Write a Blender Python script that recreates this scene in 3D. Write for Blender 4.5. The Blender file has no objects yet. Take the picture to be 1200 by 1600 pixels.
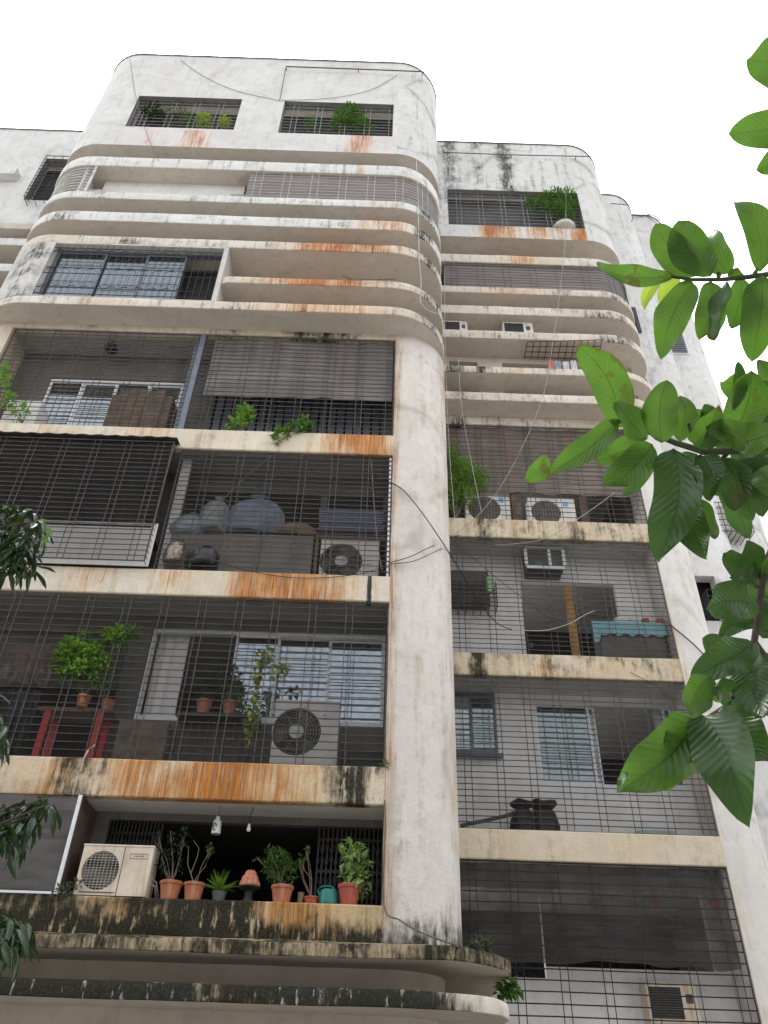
import bpy, math, random
from mathutils import Vector, Matrix
R = math.radians
rnd = random.Random(7)
scene = bpy.context.scene
COL = scene.collection

# ------------------------------------------------------------------ camera
FPX, CX, CY = 1238.36, 600.0, 800.0            # focal length and centre in photo pixels (1200x1600)
PITCH, YAW, ROLL = 0.6625, 0.0016, 0.0318
CAM = Vector((0.0, -10.2906, 1.6))
_f = Vector((math.sin(YAW)*math.cos(PITCH), math.cos(YAW)*math.cos(PITCH), math.sin(PITCH)))
_r0 = Vector((math.cos(YAW), -math.sin(YAW), 0)); _u0 = _r0.cross(_f)
_r = _r0*math.cos(ROLL) + _u0*math.sin(ROLL); _u = -_r0*math.sin(ROLL) + _u0*math.cos(ROLL)
cd = bpy.data.cameras.new('camera'); cam = bpy.data.objects.new('camera', cd); COL.objects.link(cam)
cam.matrix_world = Matrix(((_r.x, _u.x, -_f.x, CAM.x), (_r.y, _u.y, -_f.y, CAM.y), (_r.z, _u.z, -_f.z, CAM.z), (0, 0, 0, 1)))
cd.sensor_fit = 'VERTICAL'; cd.sensor_height = 36.0; cd.lens = FPX/1600*36
cd.clip_start = 0.05; cd.clip_end = 1500
scene.camera = cam

# ------------------------------------------------------------------ sky, sun, exposure
SUN_EL, SUN_ROT = R(62), R(340)
world = bpy.data.worlds.new('World'); scene.world = world; world.use_nodes = True
wn = world.node_tree; wn.nodes.clear()
sky = wn.nodes.new('ShaderNodeTexSky'); sky.sky_type = 'NISHITA'; sky.sun_disc = False
sky.sun_elevation = SUN_EL; sky.sun_rotation = SUN_ROT; sky.air_density = 1.0; sky.dust_density = 4.0; sky.ozone_density = 1.0
hs = wn.nodes.new('ShaderNodeHueSaturation'); hs.inputs['Saturation'].default_value = 0.12
bgn = wn.nodes.new('ShaderNodeBackground'); bgn.inputs['Strength'].default_value = 0.15
wo = wn.nodes.new('ShaderNodeOutputWorld')
wn.links.new(sky.outputs[0], hs.inputs['Color']); wn.links.new(hs.outputs[0], bgn.inputs['Color']); wn.links.new(bgn.outputs[0], wo.inputs['Surface'])
sl = bpy.data.lights.new('sun', 'SUN'); sl.energy = 0.8; sl.angle = R(30); sl.color = (1.0, .97, .92)
so = bpy.data.objects.new('sun', sl); COL.objects.link(so)
# the veiled sun stands high behind the building, a little to the left
so.rotation_euler = (-(R(90)-SUN_EL), 0, R(20))
vs = scene.view_settings
vs.view_transform = 'Standard'; vs.look = 'None'; vs.exposure = 2.0; vs.gamma = 1.0; vs.use_curve_mapping = False
scene.display_settings.display_device = 'sRGB'
cy = scene.cycles
cy.max_bounces = 7; cy.diffuse_bounces = 4; cy.glossy_bounces = 2; cy.transmission_bounces = 4; cy.transparent_max_bounces = 10
cy.use_denoising = True

# ------------------------------------------------------------------ pixel helpers (a pixel of the photo -> a point on a plane of the place)
def ray(px, py): return (px-CX)*_r + (CY-py)*_u + FPX*_f
def at(px, py, Y):
    d = ray(px, py); return CAM + d*((Y-CAM.y)/d.y)
def onz(px, py, z):
    d = ray(px, py); return CAM + d*((z-CAM.z)/d.z)
def near(px, py, dist): return CAM + ray(px, py).normalized()*dist
def rect(x0, y0, x1, y1, Y):
    ym, xm = (y0+y1)/2, (x0+x1)/2
    return at(x0, ym, Y).x, at(x1, ym, Y).x, at(xm, y1, Y).z, at(xm, y0, Y).z

# ------------------------------------------------------------------ mesh helpers
class MB:
    def __init__(s): s.v = []; s.f = []; s.m = []; s.uv = []
    def face(s, pts, m=0, uv=None):
        b = len(s.v); s.v += [tuple(p) for p in pts]; s.f.append(tuple(range(b, b+len(pts)))); s.m.append(m)
        s.uv += list(uv) if uv else [(0, 0)]*len(pts)
    def grid(s, rows, m=0, uvs=None, close=False):
        b = len(s.v); n = len(rows[0])
        for r in rows: s.v += [tuple(p) for p in r]
        for i in range(len(rows)-1):
            for j in range(n if close else n-1):
                k = (j+1) % n
                q = (b+i*n+j, b+i*n+k, b+(i+1)*n+k, b+(i+1)*n+j)
                s.f.append(q); s.m.append(m)
                s.uv += [uvs[i][j], uvs[i][k], uvs[i+1][k], uvs[i+1][j]] if uvs else [(0, 0)]*4
    def box(s, x0, x1, y0, y1, z0, z1, m=0):
        b = len(s.v)
        s.v += [(x, y, z) for z in (z0, z1) for y in (y0, y1) for x in (x0, x1)]
        for q in ((0, 2, 3, 1), (4, 5, 7, 6), (0, 1, 5, 4), (2, 6, 7, 3), (0, 4, 6, 2), (1, 3, 7, 5)):
            s.f.append(tuple(b+i for i in q)); s.m.append(m); s.uv += [(0, 0)]*4
    def bbox(s, x0, x1, y0, y1, z0, z1, c=.01, m=0):
        # box with chamfered edges (front/vertical edges rounded by c)
        c = min(c, (x1-x0)*.3, (y1-y0)*.3, (z1-z0)*.3)
        def ring(z, d):
            return [(x0+d, y0+c, z), (x0+c, y0+d, z), (x1-c, y0+d, z), (x1-d, y0+c, z), (x1-d, y1-c, z), (x1-c, y1-d, z), (x0+c, y1-d, z), (x0+d, y1-c, z)]
        rows = [ring(z0, c), ring(z0+c, 0), ring(z1-c, 0), ring(z1, c)]
        s.grid([[p for p in r] for r in rows], m, close=True)
        s.face(list(reversed(rows[0])), m); s.face(rows[3], m)
    def tube(s, path, r, n=5, m=0, r2=None, cap=True):
        path = [Vector(p) for p in path]; rows = []
        for i, p in enumerate(path):
            d = (path[min(i+1, len(path)-1)]-path[max(i-1, 0)])
            if d.length < 1e-9: d = Vector((0, 0, 1))
            d.normalize()
            a = d.cross(Vector((.13, .31, .94)) if abs(d.z) < .9 else Vector((.94, .2, .1))).normalized(); b = d.cross(a)
            rr = r if r2 is None else r+(r2-r)*i/max(1, len(path)-1)
            rows.append([p+(a*math.cos(2*math.pi*k/n)+b*math.sin(2*math.pi*k/n))*rr for k in range(n)])
        s.grid(rows, m, close=True)
        if cap: s.face(list(reversed(rows[0])), m); s.face(rows[-1], m)
    def lathe(s, c, prof, n=18, m=0, axis='z'):
        rows = []
        for (r, h) in prof:
            row = []
            for k in range(n):
                a = 2*math.pi*k/n
                if axis == 'z': row.append((c[0]+r*math.cos(a), c[1]+r*math.sin(a), c[2]+h))
                else: row.append((c[0]+r*math.cos(a), c[1]+h, c[2]+r*math.sin(a)))
            rows.append(row)
        s.grid(rows, m, close=True)
    def build(s, name, mats, parent=None, smooth=False, kind=None, ang=None):
        me = bpy.data.meshes.new(name)
        off = parent.matrix_world.translation if parent else Vector((0, 0, 0))
        off = WORLDLOC.get(parent.name, Vector((0, 0, 0))) if parent else off
        me.from_pydata([(x-off.x, y-off.y, z-off.z) for x, y, z in s.v], [], s.f)
        for mm in (mats if isinstance(mats, (list, tuple)) else [mats]): me.materials.append(mm)
        me.polygons.foreach_set('material_index', s.m)
        u = me.uv_layers.new(name='UVMap')
        u.data.foreach_set('uv', [c for p in s.uv for c in p])
        me.polygons.foreach_set('use_smooth', [bool(smooth)]*len(s.f))
        me.validate(); me.update()
        if smooth: me.set_sharp_from_angle(angle=R(ang or 40))
        o = bpy.data.objects.new(name, me); COL.objects.link(o)
        if parent: o.parent = parent; WORLDLOC[o.name] = off
        if kind: o['kind'] = kind
        return o
WORLDLOC = {}
def thing(name, label, cat, loc=(0, 0, 0), group=None):
    o = bpy.data.objects.new(name, None); COL.objects.link(o); o.location = loc; o.empty_display_size = .1
    o['label'] = label; o['category'] = cat
    if group: o['group'] = group
    WORLDLOC[o.name] = Vector(loc)
    return o
def tag(o, label, cat, group=None):
    o['label'] = label; o['category'] = cat
    if group: o['group'] = group
    return o
def single(mb, name, mat, label, cat, group=None, smooth=False):
    return tag(mb.build(name, mat, smooth=smooth), label, cat, group)

# ------------------------------------------------------------------ materials
class NT:
    def __init__(s, name):
        s.mat = bpy.data.materials.new(name); s.mat.use_nodes = True; s.t = s.mat.node_tree; s.t.nodes.clear()
        s.out = s.t.nodes.new('ShaderNodeOutputMaterial')
    def n(s, typ, **kw):
        x = s.t.nodes.new(typ)
        for k, v in kw.items(): setattr(x, k, v)
        return x
    def l(s, a, b): s.t.links.new(a, b)
    def val(s, sock, v):
        if hasattr(v, 'links'): s.l(v, sock)
        else: sock.default_value = v
    def coord(s, scale=(1, 1, 1), off=(0, 0, 0), kind='Object', rot=(0, 0, 0)):
        if not hasattr(s, 'tc'): s.tc = s.n('ShaderNodeTexCoord')
        m = s.n('ShaderNodeMapping'); m.inputs['Scale'].default_value = scale; m.inputs['Location'].default_value = off; m.inputs['Rotation'].default_value = rot
        s.l(s.tc.outputs[kind], m.inputs['Vector']); return m.outputs[0]
    def noise(s, vec, scale=1, detail=4, rough=.55, dist=0):
        x = s.n('ShaderNodeTexNoise'); x.inputs['Scale'].default_value = scale; x.inputs['Detail'].default_value = detail
        x.inputs['Roughness'].default_value = rough; x.inputs['Distortion'].default_value = dist; s.l(vec, x.inputs['Vector']); return x.outputs['Fac']
    def math(s, op, a, b=None, clamp=False):
        x = s.n('ShaderNodeMath', operation=op, use_clamp=clamp); s.val(x.inputs[0], a)
        if b is not None: s.val(x.inputs[1], b)
        return x.outputs[0]
    def rng(s, v, a, b, c=0., d=1., smooth=True):
        x = s.n('ShaderNodeMapRange'); x.interpolation_type = 'SMOOTHSTEP' if smooth else 'LINEAR'
        s.val(x.inputs[0], v); x.inputs[1].default_value = a; x.inputs[2].default_value = b; x.inputs[3].default_value = c; x.inputs[4].default_value = d
        return x.outputs[0]
    def mix(s, f, a, b):
        x = s.n('ShaderNodeMix', data_type='RGBA'); s.val(x.inputs[0], f)
        for sock, v in ((x.inputs[6], a), (x.inputs[7], b)):
            if hasattr(v, 'links'): s.l(v, sock)
            else: sock.default_value = (v[0], v[1], v[2], 1)
        return x.outputs[2]
    def bump(s, h, strength=.4, dist=.01):
        x = s.n('ShaderNodeBump'); x.inputs['Strength'].default_value = strength; x.inputs['Distance'].default_value = dist; s.l(h, x.inputs['Height']); return x.outputs[0]
    def bsdf(s, col, rough=.8, normal=None, metal=0., spec=.3):
        x = s.n('ShaderNodeBsdfPrincipled')
        if hasattr(col, 'links'): s.l(col, x.inputs['Base Color'])
        else: x.inputs['Base Color'].default_value = (col[0], col[1], col[2], 1)
        s.val(x.inputs['Roughness'], rough); x.inputs['Metallic'].default_value = metal; x.inputs['Specular IOR Level'].default_value = spec
        if normal is not None: s.l(normal, x.inputs['Normal'])
        return x.outputs[0]
    def done(s, sh): s.l(sh, s.out.inputs['Surface']); return s.mat

def simple(name, col, rough=.6, metal=0., spec=.4, var=.25, scale=9., bump=.0, dirt=None):
    t = NT(name); v = t.coord(); n = t.noise(v, scale, 5)
    c = t.mix(t.rng(n, .3, .7), [x*(1-var) for x in col], [min(1, x*(1+var*.6)) for x in col])
    if dirt:
        d = t.noise(t.coord((9, 9, 1.2), (3, 1, 7)), 1.3, 5)
        c = t.mix(t.math('MULTIPLY', t.rng(d, .48, .72), dirt[3]), c, dirt[:3])
    nb = t.bump(t.noise(v, 60, 3), bump, .004) if bump else None
    return t.done(t.bsdf(c, rough, nb, metal, spec))

def plaster(name, base, base2, dirt=(.16, .15, .135), dirt_amt=.3, rust=(), rust_base=0., moss=(), moss_base=0., seed=0., rust_col=(.50, .19, .045), tan=(.60, .41, .22),
            crack=0., bump=.35, sstr=1.0, pits=0., mossz=(), mottle=.16, mossc=((.007, .010, .008), (.020, .025, .018))):
    t = NT(name); o = (seed*3.17, seed*1.73, seed*2.31)
    P = t.coord(off=o)
    blotch = t.noise(P, .9, 6, .6); med = t.noise(P, 4.5, 6, .65, .4)
    streak = t.noise(t.coord((7*sstr, 7*sstr, .55), o), 1.0, 5, .6, .3)
    streak2 = t.noise(t.coord((15*sstr, 15*sstr, .9), (o[1], o[0], 4)), 1.0, 5, .6)
    fine = t.noise(P, 38, 4, .7)
    c = t.mix(t.rng(blotch, .35, .65), base, base2)
    c = t.mix(t.rng(med, .35, .75, 0, .4), c, [x*.8 for x in base2])
    dm = t.math('MULTIPLY', t.rng(t.math('ADD', t.math('MULTIPLY', streak, .65), t.math('MULTIPLY', med, .35)), .5, .68), dirt_amt)
    c = t.mix(dm, c, dirt)
    if not hasattr(t, 'tc'): pass
    sep = t.n('ShaderNodeSeparateXYZ'); t.l(t.tc.outputs['Object'], sep.inputs[0])
    def amount(spots, b):
        a = b
        for (xc, w, k) in spots:
            d = t.math('ABSOLUTE', t.math('SUBTRACT', sep.outputs['X'], xc))
            g = t.rng(d, 0., w, k, 0.)
            a = t.math('MAXIMUM', a, g)
        return a
    if rust or rust_base:
        a = amount(rust, rust_base)
        s3 = t.noise(t.coord((34*sstr, 34*sstr, 1.1), (o[2], 5, o[0])), 1.0, 4, .65, .2)
        big = t.noise(t.coord((1.6, 1.6, 1.2), (o[2], o[1], 2)), 1.0, 4, .6)
        nn = t.rng(t.math('ADD', t.math('ADD', t.math('MULTIPLY', streak2, .35), t.math('MULTIPLY', s3, .25)), t.math('MULTIPLY', big, .4)), .32, .68, 0, 1, False)
        k = t.math('ADD', nn, a)
        c = t.mix(t.rng(k, .72, 1.3, 0, .8), c, tan)
        rc = t.mix(t.rng(s3, .38, .64), rust_col, [rust_col[0]*.42, rust_col[1]*.36, rust_col[2]*.4])
        c = t.mix(t.rng(k, .95, 1.55, 0, .95), c, rc)
        c = t.mix(t.math('MULTIPLY', t.rng(s3, .56, .7, 0, .5), t.rng(k, .8, 1.2)), c, base)
    if moss or moss_base:
        a = amount(moss, moss_base)
        for (z0, z1, k0) in mossz: a = t.math('ADD', a, t.rng(sep.outputs['Z'], z0, z1, k0, 0.))
        n1 = t.noise(t.coord((2.2, 2.2, 2.6), (7, o[0], 1)), 1, 3, .6)
        n2 = t.noise(t.coord((16, 16, 5), (o[0], 2, 9)), 1, 6, .75)
        nn = t.rng(t.math('ADD', t.math('ADD', t.math('MULTIPLY', n1, .4), t.math('MULTIPLY', n2, .35)), t.math('MULTIPLY', streak2, .25)), .33, .67, 0, 1, False)
        k = t.math('ADD', t.math('MULTIPLY', nn, .8), t.math('MULTIPLY', a, .9))
        mc = t.mix(t.rng(fine, .4, .65), mossc[0], mossc[1])
        c = t.mix(t.rng(k, .52, .98, 0, .97), c, mc)
        c = t.mix(t.math('MULTIPLY', t.rng(t.noise(t.coord((9, 9, 2.2), (1, o[1], 4)), 1, 5, .7), .56, .66, 0, .75), t.rng(k, .6, .9)), c, [x*.9 for x in base])
    if crack:
        vo = t.n('ShaderNodeTexVoronoi', feature='DISTANCE_TO_EDGE'); vo.inputs['Scale'].default_value = .55
        mv = t.n('ShaderNodeMixRGB'); mv.inputs[0].default_value = .22; t.l(P, mv.inputs[1])
        nz = t.n('ShaderNodeTexNoise'); nz.inputs['Scale'].default_value = 2.2; nz.inputs['Detail'].default_value = 6; t.l(P, nz.inputs['Vector']); t.l(nz.outputs['Color'], mv.inputs[2])
        t.l(mv.outputs[0], vo.inputs['Vector'])
        cm = t.rng(vo.outputs['Distance'], .004, .045, 1, 0)
        c = t.mix(t.math('MULTIPLY', t.math('MULTIPLY', cm, t.rng(blotch, .4, .6)), crack), c, [x*.55 for x in dirt])
    c = t.mix(t.rng(fine, .42, .7, 0, mottle), c, dirt)
    if pits:
        pn = t.noise(P, 95, 2, .5); c = t.mix(t.rng(pn, .6, .68, 0, pits), c, (.12, .11, .1))
    h = t.math('ADD', t.math('MULTIPLY', fine, .6), t.math('MULTIPLY', med, 1.2))
    return t.done(t.bsdf(c, .9, t.bump(h, bump, .02), 0, .15))

def leafmat(name, c1, c2, trans=.5, gloss=.35, rib=(.05, .09, .02), veins=9, var=.3, burn=0.):
    t = NT(name)
    uv = t.coord(kind='UV'); sep = t.n('ShaderNodeSeparateXYZ'); t.l(uv, sep.inputs[0])
    oi = t.n('ShaderNodeObjectInfo')
    n = t.noise(t.coord(), 14, 4)
    f = t.math('ADD', t.math('MULTIPLY', t.rng(n, .3, .7), .6), t.math('MULTIPLY', oi.outputs['Random'], .5))
    c = t.mix(f, c1, c2)
    au = t.math('ABSOLUTE', t.math('SUBTRACT', sep.outputs['X'], .5))
    vv = t.math('SINE', t.math('MULTIPLY', t.math('SUBTRACT', sep.outputs['Y'], t.math('MULTIPLY', au, .45)), veins*2*math.pi))
    c = t.mix(t.rng(vv, .80, 1., 0, .22), c, [min(1, x*1.2) for x in c2])
    c = t.mix(t.rng(vv, -1, -.2, .14, 0), c, [x*.6 for x in c1])
    c = t.mix(t.rng(t.noise(t.coord(), 5, 3), .4, .65, 0, .35), c, [x*.55 for x in c1])
    c = t.mix(t.rng(au, .012, .03, .9, 0), c, rib)
    if burn:
        e = t.math('ADD', t.rng(sep.outputs['Y'], .86, 1.0, 0, .6), t.rng(au, .38, .5, 0, .25))
        k = t.math('MULTIPLY', t.math('ADD', e, t.rng(t.noise(t.coord(), 26, 4), .45, .65, 0, .5)), t.rng(oi.outputs['Random'], .35, .8))
        c = t.mix(t.rng(k, .36, .5, 0, burn), c, (.07, .035, .015))
    nb = t.bump(t.math('ADD', t.math('MULTIPLY', vv, .22), t.math('MULTIPLY', t.noise(t.coord(), 12, 3), 1.4)), .22, .006)
    p = t.bsdf(c, gloss, nb, 0, .45)
    tr = t.n('ShaderNodeBsdfTranslucent'); tc = t.mix(.35, c, [min(1, c2[0]*2.0), min(1, c2[1]*1.9), c2[2]*.9]); t.l(tc, tr.inputs['Color'])
    ms = t.n('ShaderNodeMixShader'); ms.inputs[0].default_value = trans; t.l(p, ms.inputs[1]); t.l(tr.outputs[0], ms.inputs[2])
    return t.done(ms.outputs[0])

def netmat(name, col, opacity=.7, lines=0., vbands=0.):
    t = NT(name); c = t.coord(); n = t.noise(t.coord((1, 1, 8)), 1.5, 5)
    cc = t.mix(t.rng(n, .3, .7), [x*.75 for x in col], [x*1.2 for x in col])
    d = t.n('ShaderNodeBsdfDiffuse'); t.l(cc, d.inputs['Color'])
    tr = t.n('ShaderNodeBsdfTransparent')
    m = t.n('ShaderNodeMixShader'); t.val(m.inputs[0], t.rng(t.noise(c, 2.2, 4), .3, .7, opacity-.12, min(1, opacity+.1))); t.l(tr.outputs[0], m.inputs[1]); t.l(d.outputs[0], m.inputs[2])
    return t.done(m.outputs[0])

def blindmat(name, col, pitch=.03, stain=None, seams=0.):
    t = NT(name); c = t.coord(); sep = t.n('ShaderNodeSeparateXYZ'); t.l(c, sep.inputs[0])
    w = t.math('SINE', t.math('MULTIPLY', sep.outputs['Z'], 2*math.pi/pitch))
    n = t.noise(t.coord((.7, .7, 14)), 1.2, 6, .7); b = t.noise(c, .8, 4)
    vs_ = t.noise(t.coord((5, 5, .3), (3, 3, 3)), 1, 5)
    cc = t.mix(t.rng(n, .3, .7), [x*.68 for x in col], [x*1.2 for x in col])
    cc = t.mix(t.rng(b, .35, .65, 0, .4), cc, [x*.7 for x in col])
    if stain: cc = t.mix(t.rng(vs_, .52, .7, 0, .6), cc, stain)
    if seams:
        sx = t.math('SINE', t.math('ADD', t.math('MULTIPLY', sep.outputs['X'], 2*math.pi/seams), t.math('MULTIPLY', b, 2.)))
        cc = t.mix(t.rng(sx, .72, .95, 0, .45), cc, [x*.55 for x in col])
        fd = t.noise(t.coord((.5, .5, 2.2), (9, 1, 4)), 1, 5, .65); cc = t.mix(t.rng(fd, .5, .68, 0, .45), cc, [min(1, x*1.6) for x in col])
    cc = t.mix(t.rng(w, -1, -.4, .35, 0), cc, [x*.35 for x in col])
    return t.done(t.bsdf(cc, .85, t.bump(w, .3, .004), 0, .2))

def glassmat(name, tint=(.55, .62, .68), refl=.25):
    t = NT(name)
    g = t.n('ShaderNodeBsdfGlossy'); g.inputs['Roughness'].default_value = .03; g.inputs['Color'].default_value = (.85, .92, .97, 1)
    tr = t.n('ShaderNodeBsdfTransparent'); tr.inputs['Color'].default_value = (*tint, 1)
    lw = t.n('ShaderNodeLayerWeight'); lw.inputs['Blend'].default_value = .35
    m = t.n('ShaderNodeMixShader'); t.val(m.inputs[0], t.math('ADD', t.math('MULTIPLY', lw.outputs['Fresnel'], .8), refl, True)); t.l(tr.outputs[0], m.inputs[1]); t.l(g.outputs[0], m.inputs[2])
    return t.done(m.outputs[0])

# ------------------------------------------------------------------ palette
def X(px, py=1215, Y=0): return at(px, py, Y).x
M = {}
S_ = 2.178
WHITE, WHITE2 = (.70, .70, .695), (.63, .625, .615)
M['white'] = plaster('white_plaster', WHITE, WHITE2, dirt_amt=.16, crack=.12, seed=1, bump=.3)
M['white_rust'] = plaster('white_plaster_under_sills', WHITE, WHITE2, dirt_amt=.2, seed=2, bump=.3,
    rust=[(X(228, 215, -.5), .7, .6), (X(310, 215, -.5), 1.0, .72), (X(560, 225, -.5), 1.0, .7), (X(600, 225, -.5), .4, .5)], rust_col=(.55, .25, .13), tan=(.74, .55, .45))
M['reveal'] = plaster('shaded_reveal', (.26, .255, .25), (.2, .195, .19), seed=51)  # greyer than the white walls, recess shade put into the colour
M['white_dirty'] = plaster('white_plaster_stained', WHITE, WHITE2, dirt=(.13, .127, .12), dirt_amt=.36, crack=.35, seed=3, bump=.3)
M['white_rwtop'] = plaster('white_plaster_black_streaks', WHITE, WHITE2, dirt=(.1, .098, .095), dirt_amt=.55, crack=.25, seed=13.4, bump=.3, moss=[(at(790, 265, S_-.5).x, .46, .52), (at(702, 265, S_-.5).x, .5, .42), (at(745, 265, S_-.5).x, .3, .32), (at(930, 265, S_-.5).x, .8, .2)], mossc=((.05, .05, .05), (.12, .115, .11)))
M['white_rw'] = plaster('white_plaster_rust_right', WHITE, WHITE2, dirt=(.1, .098, .095), dirt_amt=.5, seed=4, bump=.3, rust_base=.1, rust=[(2.9, 1.1, .95), (3.9, .9, .8), (5.0, .7, .9), (4.5, .4, .7)], rust_col=(.5, .17, .05))
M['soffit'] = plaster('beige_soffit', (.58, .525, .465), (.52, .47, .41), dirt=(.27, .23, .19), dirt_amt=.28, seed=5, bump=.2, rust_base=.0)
M['column'] = plaster('rough_column_plaster', (.68, .65, .615), (.61, .575, .535), dirt=(.36, .29, .22), dirt_amt=.5, seed=6, bump=.8, pits=.14, crack=.3, sstr=.8, rust=[(.1, .36, .8), (1.15, .3, .45)], rust_base=.2, tan=(.55, .44, .34), rust_col=(.42, .28, .17), mossz=[(2.9, 4.0, .75)], moss_base=.0, moss=[(5, .1, 0)], mottle=.16)
M['lintel'] = plaster('cream_lintel', (.60, .55, .46), (.52, .46, .37), dirt=(.2, .15, .1), dirt_amt=.5, seed=7, rust_base=.2, moss=[(-1.3, 1.4, .42), (-3.2, .7, .3), (-5.6, 1.0, .22)], moss_base=.0)
M['band4'] = plaster('cream_band_upper', (.70, .645, .55), (.62, .545, .44), dirt=(.2, .16, .11), dirt_amt=.5, seed=8, rust_base=.22, rust=[(X(560, 690), 1.5, .9), (X(240, 680), 1.2, .55), (X(60, 670), 2.0, .5)], mottle=.24)
M['band3'] = plaster('cream_band_middle', (.69, .64, .55), (.62, .56, .46), dirt=(.2, .17, .13), dirt_amt=.3, seed=9, rust_base=.12, mottle=.22, rust=[(X(470, 915), 2.0, .85), (X(400, 915), .9, .9), (X(270, 910), 1.0, .55), (X(130, 905), .8, .5)],
    moss=[(X(577, 920), .06, 1.0)])
M['band2'] = plaster('rusty_band_lower', (.69, .62, .50), (.60, .50, .37), dirt=(.17, .12, .07), dirt_amt=.5, seed=10, rust_base=.25, rust=[(X(350), 2.0, 1.0), (X(230), 1.3, .85), (X(100), 1.1, .62), (X(460), 1.2, .7)],
    moss=[(X(550), .5, .66), (X(562), .16, .85), (X(110), .6, .36), (X(150), .5, .3), (X(590), .25, .36)], rust_col=(.50, .185, .03), sstr=1.2, mottle=.28)
M['band1'] = plaster('mossy_band', (.62, .50, .33), (.52, .40, .24), dirt=(.1, .08, .05), dirt_amt=.5, seed=11, rust_base=.3, rust=[(X(450, 1430), 1.6, .85), (X(180, 1430), 1.3, .6), (X(340, 1430), .8, .6)], rust_col=(.48, .22, .05),
    moss=[(X(40, 1430), 1.6, .62), (X(320, 1440), 1.3, .85), (X(250, 1430), 1.0, .6), (X(90, 1430), .9, .5)], moss_base=.12, mossz=[(3.28, 3.62, .58)], mottle=.25)
M['ledge_moss'] = plaster('mossy_ledge', (.52, .42, .27), (.45, .36, .24), dirt=(.1, .08, .05), dirt_amt=.6, seed=12, moss=[(-3, 9, .5)], moss_base=.5, rust_base=.3, rust_col=(.45, .24, .07))
M['ledge_low'] = plaster('mossy_low_ledge', (.66, .62, .56), (.55, .46, .32), dirt=(.1, .08, .05), dirt_amt=.3, seed=13, moss=[(X(60, 1555, -.6), 4.2, .95), (X(600, 1555, -.6), 1.3, 1.0), (X(400, 1555, -.6), 2.6, .72)], rust=[(X(370, 1555, -.6), 1.2, .7)], rust_col=(.5, .25, .06))
def fascia(nm, seed, spots, rb=.1, moss=(), white=0.):
    a = (.69, .65, .585) if not white else (.74, .735, .72)
    b = (.60, .54, .455) if not white else (.67, .66, .635)
    return plaster(nm, a, b, dirt=(.12, .1, .08), dirt_amt=.55, seed=seed, rust_base=rb, rust=spots, moss=moss, moss_base=.12 if moss else 0., rust_col=(.55, .2, .06), tan=(.66, .48, .31), sstr=1.3)
RC = [(.75, .55, .5)]
M['fA'] = fascia('fascia_a', 21, [(X(500, 477, -.5), 3.0, .72), (X(150, 477, -.5), 1.6, .38)], .15, RC)
M['fB'] = fascia('fascia_b', 22, [(X(500, 437, -.5), 2.6, .95)], .2, RC)
M['fC'] = fascia('fascia_c', 23, [(X(540, 384, -.5), 2.2, .95)], .12, [(-5.5, 1.5, .3)]+RC)
M['fD'] = fascia('fascia_d', 24, [(X(610, 352, -.5), 1.6, .6)], .05, [(-7.2, .8, .3)]+RC, 1)
M['fE'] = fascia('fascia_e', 25, [(X(600, 318, -.5), .8, .35)], .04, [(-6.8, 1.0, .32)]+RC, 1)
M['fF'] = fascia('fascia_f', 26, [(X(565, 265, -.5), .25, .5)], .0, (), 1)
M['rA'] = fascia('fascia_right_a', 31, [(3, 3, .25)], .16, [(1.6, .6, .4), (3, 2, .2)])
M['rB'] = fascia('fascia_right_b', 32, [(2.8, 1.5, .42), (4.9, 1, .35)], .25, [(1.5, .5, .55), (2.1, .4, .5)])
M['rC'] = fascia('fascia_right_c', 33, [(2.6, 1.8, .36)], .15, [(5.4, 1.2, .42)])
M['rD'] = fascia('fascia_right_d', 34, [(3, 2, .42)], .18, [(5.2, 1.2, .42)])
M['rE'] = fascia('fascia_right_e', 35, [(3.2, 2.4, .62)], .18, [(5.6, .8, .4)])
M['rF'] = fascia('fascia_right_f', 36, [(3.4, 2.2, .6)], .15)
def rband(nm, seed, rb, moss, sp): return plaster(nm, (.66, .59, .47), (.57, .485, .365), mottle=.34, dirt=(.17, .13, .08), dirt_amt=.7, seed=seed, rust_base=rb, rust=sp, moss=moss, moss_base=.2, rust_col=(.5, .24, .07))
M['rb3'] = rband('right_band_upper', 41, .34, [(2.0, .4, .42), (3.8, .5, .4), (4.6, .6, .3)], [(2.4, .8, .5)])
M['rb2'] = rband('right_band_middle', 42, .36, [(1.75, .35, .62), (3.0, .5, .3)], [(2.8, .8, .55)])
M['rb1'] = plaster('right_band_lower', (.66, .585, .46), (.60, .52, .40), dirt=(.26, .18, .1), dirt_amt=.5, seed=43, rust_base=.22, rust=[(4, .7, .2)], pits=.25, bump=.5)
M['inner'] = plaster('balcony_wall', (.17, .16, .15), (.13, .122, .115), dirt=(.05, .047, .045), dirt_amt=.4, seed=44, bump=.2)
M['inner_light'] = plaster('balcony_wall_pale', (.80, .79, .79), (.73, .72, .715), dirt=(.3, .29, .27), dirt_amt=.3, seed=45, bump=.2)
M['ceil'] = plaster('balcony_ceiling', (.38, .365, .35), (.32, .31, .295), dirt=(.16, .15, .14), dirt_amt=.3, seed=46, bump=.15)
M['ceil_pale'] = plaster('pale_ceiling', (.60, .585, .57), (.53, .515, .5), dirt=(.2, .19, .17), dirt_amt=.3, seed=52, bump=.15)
M['dark'] = simple('room_shade_black', (.030, .030, .032), .9, var=.3)  # darkness of unlit rooms put into the colour
M['black'] = simple('black_paint', (.012, .012, .013), .6)
M['bar'] = simple('grille_steel', (.075, .07, .067), .5, .2, var=.4, scale=14)
M['bar_dark'] = simple('grille_dark', (.035, .035, .04), .5, .3)
M['bar_white'] = simple('grille_pale', (.55, .55, .54), .5)
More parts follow.
